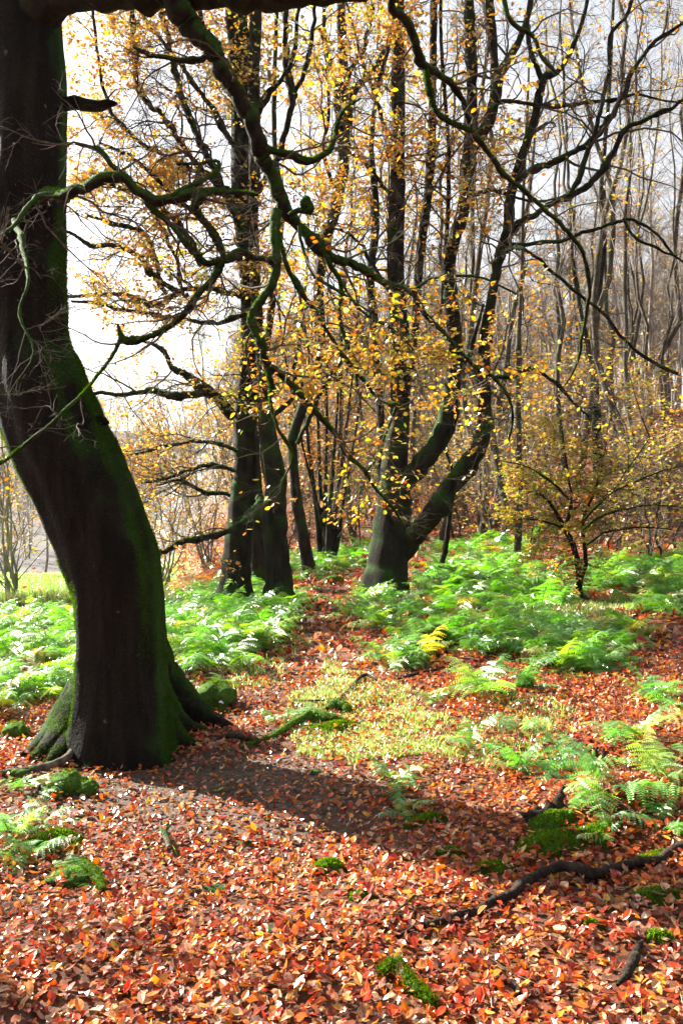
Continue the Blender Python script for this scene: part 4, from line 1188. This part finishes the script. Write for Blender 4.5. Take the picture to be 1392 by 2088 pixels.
blades(g, np.stack([x, y, ground(x, y)], -1), np.full(len(x), .07), np.full(len(x), .010), A([[.22, .34, .07], [.28, .40, .09], [.18, .30, .06]]), lean=.7)
tag(link('meadow_grass', g.mesh('meadow_grass', M_GRASS, smooth=False)), 'short bright green meadow grass', None, None, 'stuff')
for px, py, lab in ((32, 1243, 'dark rushy tussock at the left edge of the meadow'), (128, 1236, 'dark rushy tussock in the meadow close to the leaning trunk')):
    p = G(px, py)
    g = Geo(); n = 900
    pos = p + A([.32, .2, 0]) * R.normal(size=(n, 3)) * .7
    pos[:, 2] = ground(pos[:, 0], pos[:, 1])
    blades(g, pos, np.full(n, .34), np.full(n, .006), GPAL * .5, lean=.35)
    tag(link('rush_tussock', g.mesh('rush_tussock', M_GRASS, p, smooth=False), None, tuple(p)), lab, 'tussock', 'rush tussocks in the meadow')

# moss cushions: a low dome and its short blades
def moss(px, py, rx, ry, h, lab, dens=42000, bh=.013, name='moss_patch'):
    c = G(px, py)
    g = Geo()
    na, nr = 28, 9
    a = np.linspace(0, 6.283, na, endpoint=False)
    wob = .35 + 1.15 * fbm(np.stack([np.cos(a) * 1.6 + px, np.sin(a) * 1.6 + py, 0 * a], -1), 3, 7)
    rr = np.linspace(0, 1, nr)
    X = c[0] + np.outer(rr, np.cos(a) * wob) * rx
    Y_ = c[1] + np.outer(rr, np.sin(a) * wob) * ry
    hz = h * (1 - rr[:, None] ** 2) * (.5 + fbm(np.stack([X * 9, Y_ * 9, 0 * X], -1), 3, 5)) + .022 * (1 - rr[:, None] ** 8) - .01
    Z_ = ground(X, Y_) + hz
    V = np.stack([X, Y_, Z_], -1).reshape(-1, 3)
    i, j = np.meshgrid(np.arange(nr - 1), np.arange(na), indexing='ij')
    q = np.stack([i * na + j, i * na + (j + 1) % na, (i + 1) * na + (j + 1) % na, (i + 1) * na + j], -1).reshape(-1, 4)
    g.add(V, q, None, A([.06, .13, .02]))
    n = int(dens * math.pi * rx * ry)
    u = np.sqrt(R.random(n)) * .999; ph = R.uniform(0, 6.283, n)
    fi = u * (nr - 1); ii = np.clip(fi.astype(int), 0, nr - 2); fj = ph / 6.283 * na; jj = fj.astype(int) % na
    w = (fi - ii)[:, None]; w2 = (fj - fj.astype(int))[:, None]
    VV = V.reshape(nr, na, 3)
    P = (VV[ii, jj] * (1 - w2) + VV[ii, (jj + 1) % na] * w2) * (1 - w) + (VV[ii + 1, jj] * (1 - w2) + VV[ii + 1, (jj + 1) % na] * w2) * w
    keep = R.random(n) < .35 + fbm(P * 14, 2, 3)
    P = P[keep]
    blades(g, P, np.full(len(P), bh), np.full(len(P), .0028), MPAL, lean=.8)
    tag(link(name, g.mesh(name, M_MOSSB, c, smooth=False), None, tuple(c)), lab, 'moss', 'green moss patches')
moss(672, 1782, .085, .075, .05, 'round bright moss cushion alone on the leaves in the lower middle')
moss(868, 1680, .14, .07, .03, 'flat moss streak in the trunk shadow, middle right')
moss(915, 1750, .08, .06, .02, 'small moss patch between the shadow streak and the long branch')
moss(1130, 1735, .22, .13, .035, 'large thick moss cushion below the broken stump')
moss(1215, 1722, .14, .08, .05, 'right hand lobe of moss just beside the large cushion')
moss(1010, 1785, .10, .06, .02, 'thin moss patch above the long fallen branch')
moss(1335, 1840, .14, .07, .03, 'moss patch at the right edge just under the long branch')
moss(1330, 1768, .12, .06, .02, 'moss patch at the right edge just above the long branch')
moss(1206, 1898, .05, .03, .02, 'tiny moss tuft on leaves below the long branch')
moss(1345, 1925, .06, .04, .02, 'small moss tuft near the lower right edge')
moss(735, 1838, .07, .04, .015, 'faint pale moss patch right below the round cushion')
moss(430, 1455, .14, .12, .03, 'pale moss at the foot of the mossy boulder')
moss(120, 1720, .16, .12, .04, 'moss spread beside the ferns in the lower left')
moss(355, 1516, .16, .06, .03, 'dark moss tucked against the base of the leaning trunk')
moss(680, 1490, .26, .12, .03, 'moss spread around the low log beside the path')
moss(1120, 1700, .13, .08, .06, 'moss hump leading up to the broken stump')

# rocks and boulders
def rock(px, py, sx, sy, sz, lab, m=M_MOSSY, seed=1, name='mossy_rock', cat='rock', fuzz=True, sink=.25):
    c = G(px, py)
    nu, nv = 28, 18
    th = np.linspace(0, 2 * np.pi, nu, endpoint=False); ph = np.linspace(.02, np.pi - .02, nv)
    T_, P_ = np.meshgrid(th, ph)
    S = np.stack([np.cos(T_) * np.sin(P_), np.sin(T_) * np.sin(P_), np.cos(P_)], -1)
    r = .55 + .9 * (fbm(S * 2.1 + seed * 3.1, 4, seed))
    V = (S * r[..., None] * A([sx, sy, sz])).reshape(-1, 3)
    V[:, 2] += sz * (1 - 2 * sink) * .9
    i, j = np.meshgrid(np.arange(nv - 1), np.arange(nu), indexing='ij')
    q = np.stack([i * nu + j, i * nu + (j + 1) % nu, (i + 1) * nu + (j + 1) % nu, (i + 1) * nu + j], -1).reshape(-1, 4)[:, ::-1]
    g = Geo(); g.add(V + c, q)
    o = link(name, g.mesh(name, m, c), None, tuple(c))
    tag(o, lab, cat)
    if fuzz:
        k = R.integers(0, len(V), int(3000 * sx * sy / .04))
        P = V[k] + R.normal(size=(len(k), 3)) * .012
        P = P[P[:, 2] > .01]
        gg = Geo(); blades(gg, P, np.full(len(P), .018), np.full(len(P), .002), MPAL * .8, lean=.9)
        mm = gg.mesh('moss_leaves', M_MOSSB, smooth=False)
        link('moss_leaves', mm, o)
M_DARKWOOD = bark_mat('dark_dead_wood', base=(.02, .015, .011), light=(.06, .045, .035), amount=-.3, scale=3, bump=.7, updep=0)
M_STONE = bark_mat('grey_stone', base=(.09, .085, .07), light=(.2, .19, .16), amount=.25, scale=2, bump=.5)
rock(437, 1442, .17, .15, .13, 'rounded mossy boulder right beside the root of the leaning beech', seed=2)
rock(32, 1505, .10, .10, .07, 'small mossy rock at the left edge beside the root', seed=3)
rock(655, 1228, .13, .10, .07, 'dark mossy stone at the bend of the path before the trunks', seed=4)
rock(680, 1190, .16, .12, .09, 'dark stone on the path farther up than the one at the bend', seed=5)
rock(1068, 1408, .07, .07, .07, 'small dark mossy rock behind the bushy fern tuft', seed=6)
rock(440, 1822, .10, .035, .012, 'flat olive stone lying in the litter, lower left centre', M_STONE, 7, 'flat_stone', 'stone', False)
rock(452, 1614, .07, .04, .012, 'flat grey green stone on bare soil by the trunk shadow', M_STONE, 8, 'flat_stone', 'stone', False)
rock(500, 1725, .08, .03, .014, 'long pale stone in the sunlit litter left of centre', M_STONE, 9, 'flat_stone', 'stone', False)
rock(640, 1578, .05, .04, .012, 'little mossy stone in the trunk shadow', M_STONE, 10, 'flat_stone', 'stone', False)
rock(545, 1900, .05, .03, .012, 'small dark stone low in the litter', M_STONE, 11, 'flat_stone', 'stone', False)
for k, (px, py, s) in enumerate([(40, 1275, .22), (62, 1262, .2), (80, 1268, .2), (28, 1290, .2), (100, 1258, .16)]):
    rock(px, py, s, s * .8, s * .6, ['mossy boulder of the tumbled heap by the meadow, widest one', 'mossy boulder near the top of the heap by the meadow', 'mossy boulder at the right of the heap by the meadow', 'mossy boulder lowest in the heap by the meadow', 'smallest mossy boulder of the heap by the meadow'][k], seed=20 + k)

# sticks, roots and logs lying on the ground
def lying(pts, lab, name, cat, m=M_ROOT, sides=10, lift=.3, rough=.3, jit=.12, fork=(), arch=0, fuzz=False):
    L = []
    for p in pts:
        a = G(p[0], p[1])
        r = p[2] / F * a[1]
        up = p[3] if len(p) > 3 else 0
        L.append([a[0], a[1], a[2] + r * (lift + .35) + up + .022, r])
    S = catmull(A(L), max(12, int(len(L) * 8)))
    c = A(L[0][:3])
    g = Geo()
    Pw = S[:, :3] + R.normal(size=(len(S), 3)) * S[:, 3:] * jit
    tubes(g, Pw, np.maximum(S[:, 3], .0015), sides, rough=rough, rfreq=14, cap=True)
    for f in fork:
        b = int(f[0] * (len(S) - 1))
        D = A(f[1])
        t = np.linspace(0, 1, 10)[:, None]
        Q_ = Pw[b] + t * D + R.normal(size=(10, 3)) * .006
        tubes(g, Q_, np.linspace(S[b, 3] * .6, .001, 10), 6, rough=.2, rfreq=14)
    o = link(name, g.mesh(name, m, c), None, tuple(c))
    tag(o, lab, cat)
    if fuzz:
        V = np.concatenate(g.V)
        k = R.integers(0, len(V), len(V) * 7)
        P = V[k] + R.normal(size=(len(k), 3)) * .008 - c
        gg = Geo(); blades(gg, P, np.full(len(P), .009), np.full(len(P), .002), MPAL * .6, lean=.9)
        link('moss_leaves', gg.mesh('moss_leaves', M_MOSSB, smooth=False), o)
lying([(-20, 1592, 7), (45, 1590, 7), (80, 1583, 7), (130, 1567, 7, .02), (158, 1552, 8, .05), (190, 1547, 8, .06), (215, 1556, 8, .03), (250, 1560, 7, .01), (290, 1562, 4)], 'grey exposed root snaking over the soil in front of the leaning beech', 'exposed_root', 'root')
lying([(20, 1590, 6), (40, 1594, 8), (60, 1590, 5)], 'short mossy wood piece at the left end of the exposed root', 'wood_piece', 'wood', M_MOSSY)
lying([(60, 1553, 4), (100, 1552, 5), (160, 1552, 4), (205, 1556, 3)], 'thin root just behind the grey exposed one', 'exposed_root', 'root')
lying([(810, 1930, 3), (850, 1913, 6), (893, 1902, 7), (940, 1890, 8), (963, 1882, 8), (1010, 1860, 8), (1044, 1841, 9), (1070, 1825, 10), (1094, 1813, 10, .01), (1145, 1803, 10, .02), (1195, 1808, 13, .01), (1220, 1800, 11), (1250, 1795, 9), (1295, 1780, 9), (1340, 1768, 8), (1371, 1755, 9), (1430, 1735, 9)], 'long dark fallen branch curving across the leaves at the lower right', 'fallen_branch', 'branch', M_DARKWOOD, fork=[(.25, (-.12, -.08, .02))])
lying([(600, 1938, 1.5), (650, 1935, 3), (700, 1940, 4), (740, 1941, 3)], 'short dark stick left of the end of the long fallen branch', 'stick', 'stick', M_DARKWOOD)
lying([(690, 1925, 1.5), (760, 1900, 1.8), (820, 1870, 2), (850, 1845, 1.2)], 'thin bent twig above the short dark stick', 'stick', 'stick', M_SLIM)
lying([(700, 1428, 2.5), (722, 1405, 3), (743, 1390, 3.5, .02), (765, 1396, 2.5)], 'bent dark stick on the grass beside the path', 'stick', 'stick', M_DARKWOOD)
lying([(812, 1392, 3), (845, 1382, 3.5), (890, 1372, 2.5)], 'straight brown stick just below the dark fallen log', 'stick', 'stick', M_DARKWOOD)
lying([(600, 1437, 1.5), (660, 1437, 2), (700, 1432, 1.6)], 'thin pale twig lying across beside the path', 'stick', 'stick', M_SLIM)
lying([(808, 1362, 6), (835, 1352, 14), (860, 1335, 22), (885, 1322, 22), (915, 1315, 12), (935, 1318, 5)], 'dark mossy fallen log half buried in the bracken right of the path', 'fallen_log', 'log', M_MOSSY, 14, .5, fuzz=True)
lying([(492, 1535, 2), (525, 1524, 3.5), (560, 1508, 5), (600, 1488, 8), (640, 1476, 11), (672, 1480, 9), (705, 1482, 3)], 'low mossy root ridge running from the soil to beside the path', 'mossy_log', 'log', M_MOSSY, 12, .4, fuzz=True)
lying([(668, 1460, 8), (690, 1456, 12), (712, 1462, 6)], 'little dark mossy block just behind the low root ridge', 'mossy_log', 'log', M_MOSSY, 12, .6, fuzz=True)
lying([(440, 1516, 4), (480, 1514, 6), (515, 1520, 4)], 'dark root end on the bare soil right of the leaning beech', 'exposed_root', 'root', M_DARKWOOD)
lying([(777, 2004, 7), (800, 2000, 9), (813, 2004, 10), (820, 2022, 9), (835, 2040, 9), (858, 2056, 9), (883, 2072, 6)], 'bent mossy root end at the bottom of the picture', 'mossy_root', 'root', M_MOSSY, 12, .5, fuzz=True)
lying([(1258, 2030, 4), (1275, 2016, 9), (1292, 1992, 11), (1300, 1965, 8), (1310, 1945, 3)], 'dark root arching out of the leaves in the lower right corner', 'buried_root', 'root', M_DARKWOOD, 12, .5)
lying([(1020, 2030, 3), (1040, 2034, 8), (1060, 2048, 5)], 'dark lump of wood at the bottom edge, right of the mossy root', 'wood_piece', 'wood', M_DARKWOOD)
lying([(155, 1778, 5), (175, 1790, 9), (195, 1805, 9), (210, 1830, 5)], 'short mossy root leaning out of the lump in the lower left', 'mossy_root', 'root', M_MOSSY, 10, .6, fuzz=True)
lying([(328, 1712, 3, .03), (336, 1725, 6, .02), (346, 1745, 6)], 'short grey stub poking up left of centre in the litter', 'stick', 'stick', M_ROOT, fork=[(.3, (.05, .03, .05))])
lying([(1390, 1240, 3), (1330, 1250, 3), (1290, 1262, 2)], 'pale stick low among the leaves at the far right', 'stick', 'stick', M_SLIM)
rock(137, 1618, .11, .09, .075, 'yellow green mossy hump on the leaves in front of the exposed root', seed=31)
rock(178, 1622, .06, .05, .05, 'small dark mossy nub right of the yellow green hump', seed=32)
rock(110, 1625, .05, .05, .035, 'tiny mossy nub left of the yellow green hump', seed=33)
rock(150, 1800, .12, .07, .04, 'low dark mossy lump under the lower left ferns', seed=34)

def stump(px, py, spikes, lab, r=.05, seed=4):
    c = G(px, py)
    g = Geo(); rs = np.random.default_rng(seed)
    for dx, dy, h, lean, rr in spikes:
        n = 12; t = np.linspace(0, 1, n)
        P = np.stack([c[0] + dx + lean * t ** 1.3, c[1] + dy + 0 * t, c[2] - .04 + h * t], -1) + rs.normal(size=(n, 3)) * .004
        tubes(g, P, rr * (1 - t ** 1.6 * .88) + .002, 12, rough=.45, rfreq=16, cap=True)
    o = link('broken_stump', g.mesh('broken_stump', M_DARKWOOD, c), None, tuple(c))
    tag(o, lab, 'stump')
stump(1130, 1665, [(0, 0, .17, .045, .03), (-.03, -.01, .10, .0, .04), (-.07, -.02, .07, -.03, .04), (-.11, -.04, .05, -.06, .035), (.04, .02, .07, .04, .045), (.02, -.03, .06, .01, .05)], 'broken mossy stump with a dark pointed spike under the silvery fern')
stump(1212, 1560, [(0, 0, .14, .01, .03), (.04, .01, .13, .02, .028)], 'small dark broken stub hidden in the ferns above the stump')
stump(78, 1628, [(0, 0, .11, .01, .032), (-.04, 0, .05, -.02, .03)], 'small pointed mossy stub left of the yellow green hump')

# brown dead bracken heap left of the pair of trunks
p0 = G(400, 1212)
g = Geo()
for k in range(150):
    q_ = p0 + A([rf.normal() * .55, rf.normal() * .6, 0])
    q_[2] = float(ground(q_[0], q_[1])) + rf.uniform(0, .1)
    put_frond(g, FR_LO[rf.integers(0, 6)], q_, rf.uniform(0, 6.28), rf.uniform(-.7, .3), rf.uniform(.35, .7), A([[.34, .12, .04], [.26, .10, .05], [.42, .2, .08]])[rf.integers(0, 3)])
tag(link('dead_bracken', g.mesh('dead_bracken', M_FERN, smooth=False)), 'rusty brown dead bracken left of the pair of trunks', None, None, 'stuff')

# ------------------------------------------------------------------ haze: pale air between the near wood and the far hill
hz = bpy.data.materials.new('haze')
hz.use_nodes = True
nt = hz.node_tree
for n_ in list(nt.nodes):
    nt.nodes.remove(n_)
ho = nt.nodes.new('ShaderNodeOutputMaterial')
pv = nt.nodes.new('ShaderNodeVolumePrincipled')
pv.inputs['Color'].default_value = (.93, .94, 1, 1)
pv.inputs['Density'].default_value = .00015
pv.inputs['Anisotropy'].default_value = .3
nt.links.new(pv.outputs[0], ho.inputs['Volume'])
g = Geo()
hx, hy0, hy1, hz0, hz1 = 460, -40, 720, -8, 80
V = A([[x, y, z] for x in (-hx, hx) for y in (hy0, hy1) for z in (hz0, hz1)], float)
g.add(V, A([[0, 1, 3, 2], [4, 6, 7, 5], [0, 4, 5, 1], [2, 3, 7, 6], [0, 2, 6, 4], [1, 5, 7, 3]]))
tag(link('haze', g.mesh('haze', hz, smooth=False)), 'thin pale autumn haze over the wood and the valley', None, None, 'stuff')

g = Geo()
n = 420
y = np.sqrt(R.uniform(2.0 ** 2, 11 ** 2, n)); x = R.uniform(-.5, .5, n) * y
a = R.uniform(0, 6.283, n); L_ = R.uniform(.04, .28, n)
T_ = np.linspace(0, 1, 6)
bend = R.normal(size=(n, 1)) * .5
ang_ = a[:, None] + bend * T_[None]
px_ = x[:, None] + np.cumsum(np.cos(ang_), 1) * L_[:, None] / 6
py_ = y[:, None] + np.cumsum(np.sin(ang_), 1) * L_[:, None] / 6
Pt = np.stack([px_, py_, ground(px_, py_) + .03 + R.uniform(0, .012, (n, 1))], -1)
tubes(g, Pt, R.uniform(.0015, .004, (n, 1)) * np.linspace(1, .4, 6)[None], 4)
tag(link('twig_litter', g.mesh('twig_litter', M_ROOT)), 'small dead twigs scattered over the fallen leaves', None, None, 'stuff')
# loose leaves blown over the moss, stones and between the roots
gl = Geo()
P_ = []
for px, py, sx, sy, n_, h_ in ((868, 1680, .2, .1, 14, .03), (915, 1750, .12, .08, 8, .02), (1130, 1735, .22, .14, 34, .05), (1215, 1722, .16, .1, 14, .05), (672, 1782, .09, .07, 4, .05), (1335, 1840, .14, .08, 10, .03), (120, 1720, .2, .14, 22, .05),
                               (150, 1800, .2, .12, 16, .05), (137, 1618, .14, .1, 12, .08), (440, 1450, .22, .16, 14, .10), (355, 1516, .3, .08, 40, .03), (250, 1545, .5, .12, 110, .02), (120, 1560, .3, .1, 60, .03), (420, 1500, .25, .08, 50, .03), (850, 2040, .15, .1, 14, .03), (1150, 1810, .5, .12, 40, .03), (680, 1490, .3, .12, 26, .04)):
    c = G(px, py)
    q_ = c + A([sx, sy, 0]) * R.normal(size=(n_, 3)) * .7
    q_[:, 2] = ground(q_[:, 0], q_[:, 1]) + h_ * R.uniform(.4, 1.1, n_)
    P_.append(q_)
P_ = np.concatenate(P_)
a = R.uniform(0, 6.283, len(P_))
add_leaves(gl, P_, np.stack([np.cos(a), np.sin(a), R.normal(size=len(a)) * .3], -1), R.uniform(.025, .055, len(P_)), LP, R, tilt=.35, curl=.7, fold=.3)
tag(link('loose_leaves', gl.mesh('loose_leaves', M_LITTER, smooth=False)), 'loose leaves caught on the moss and between the roots', None, None, 'stuff')
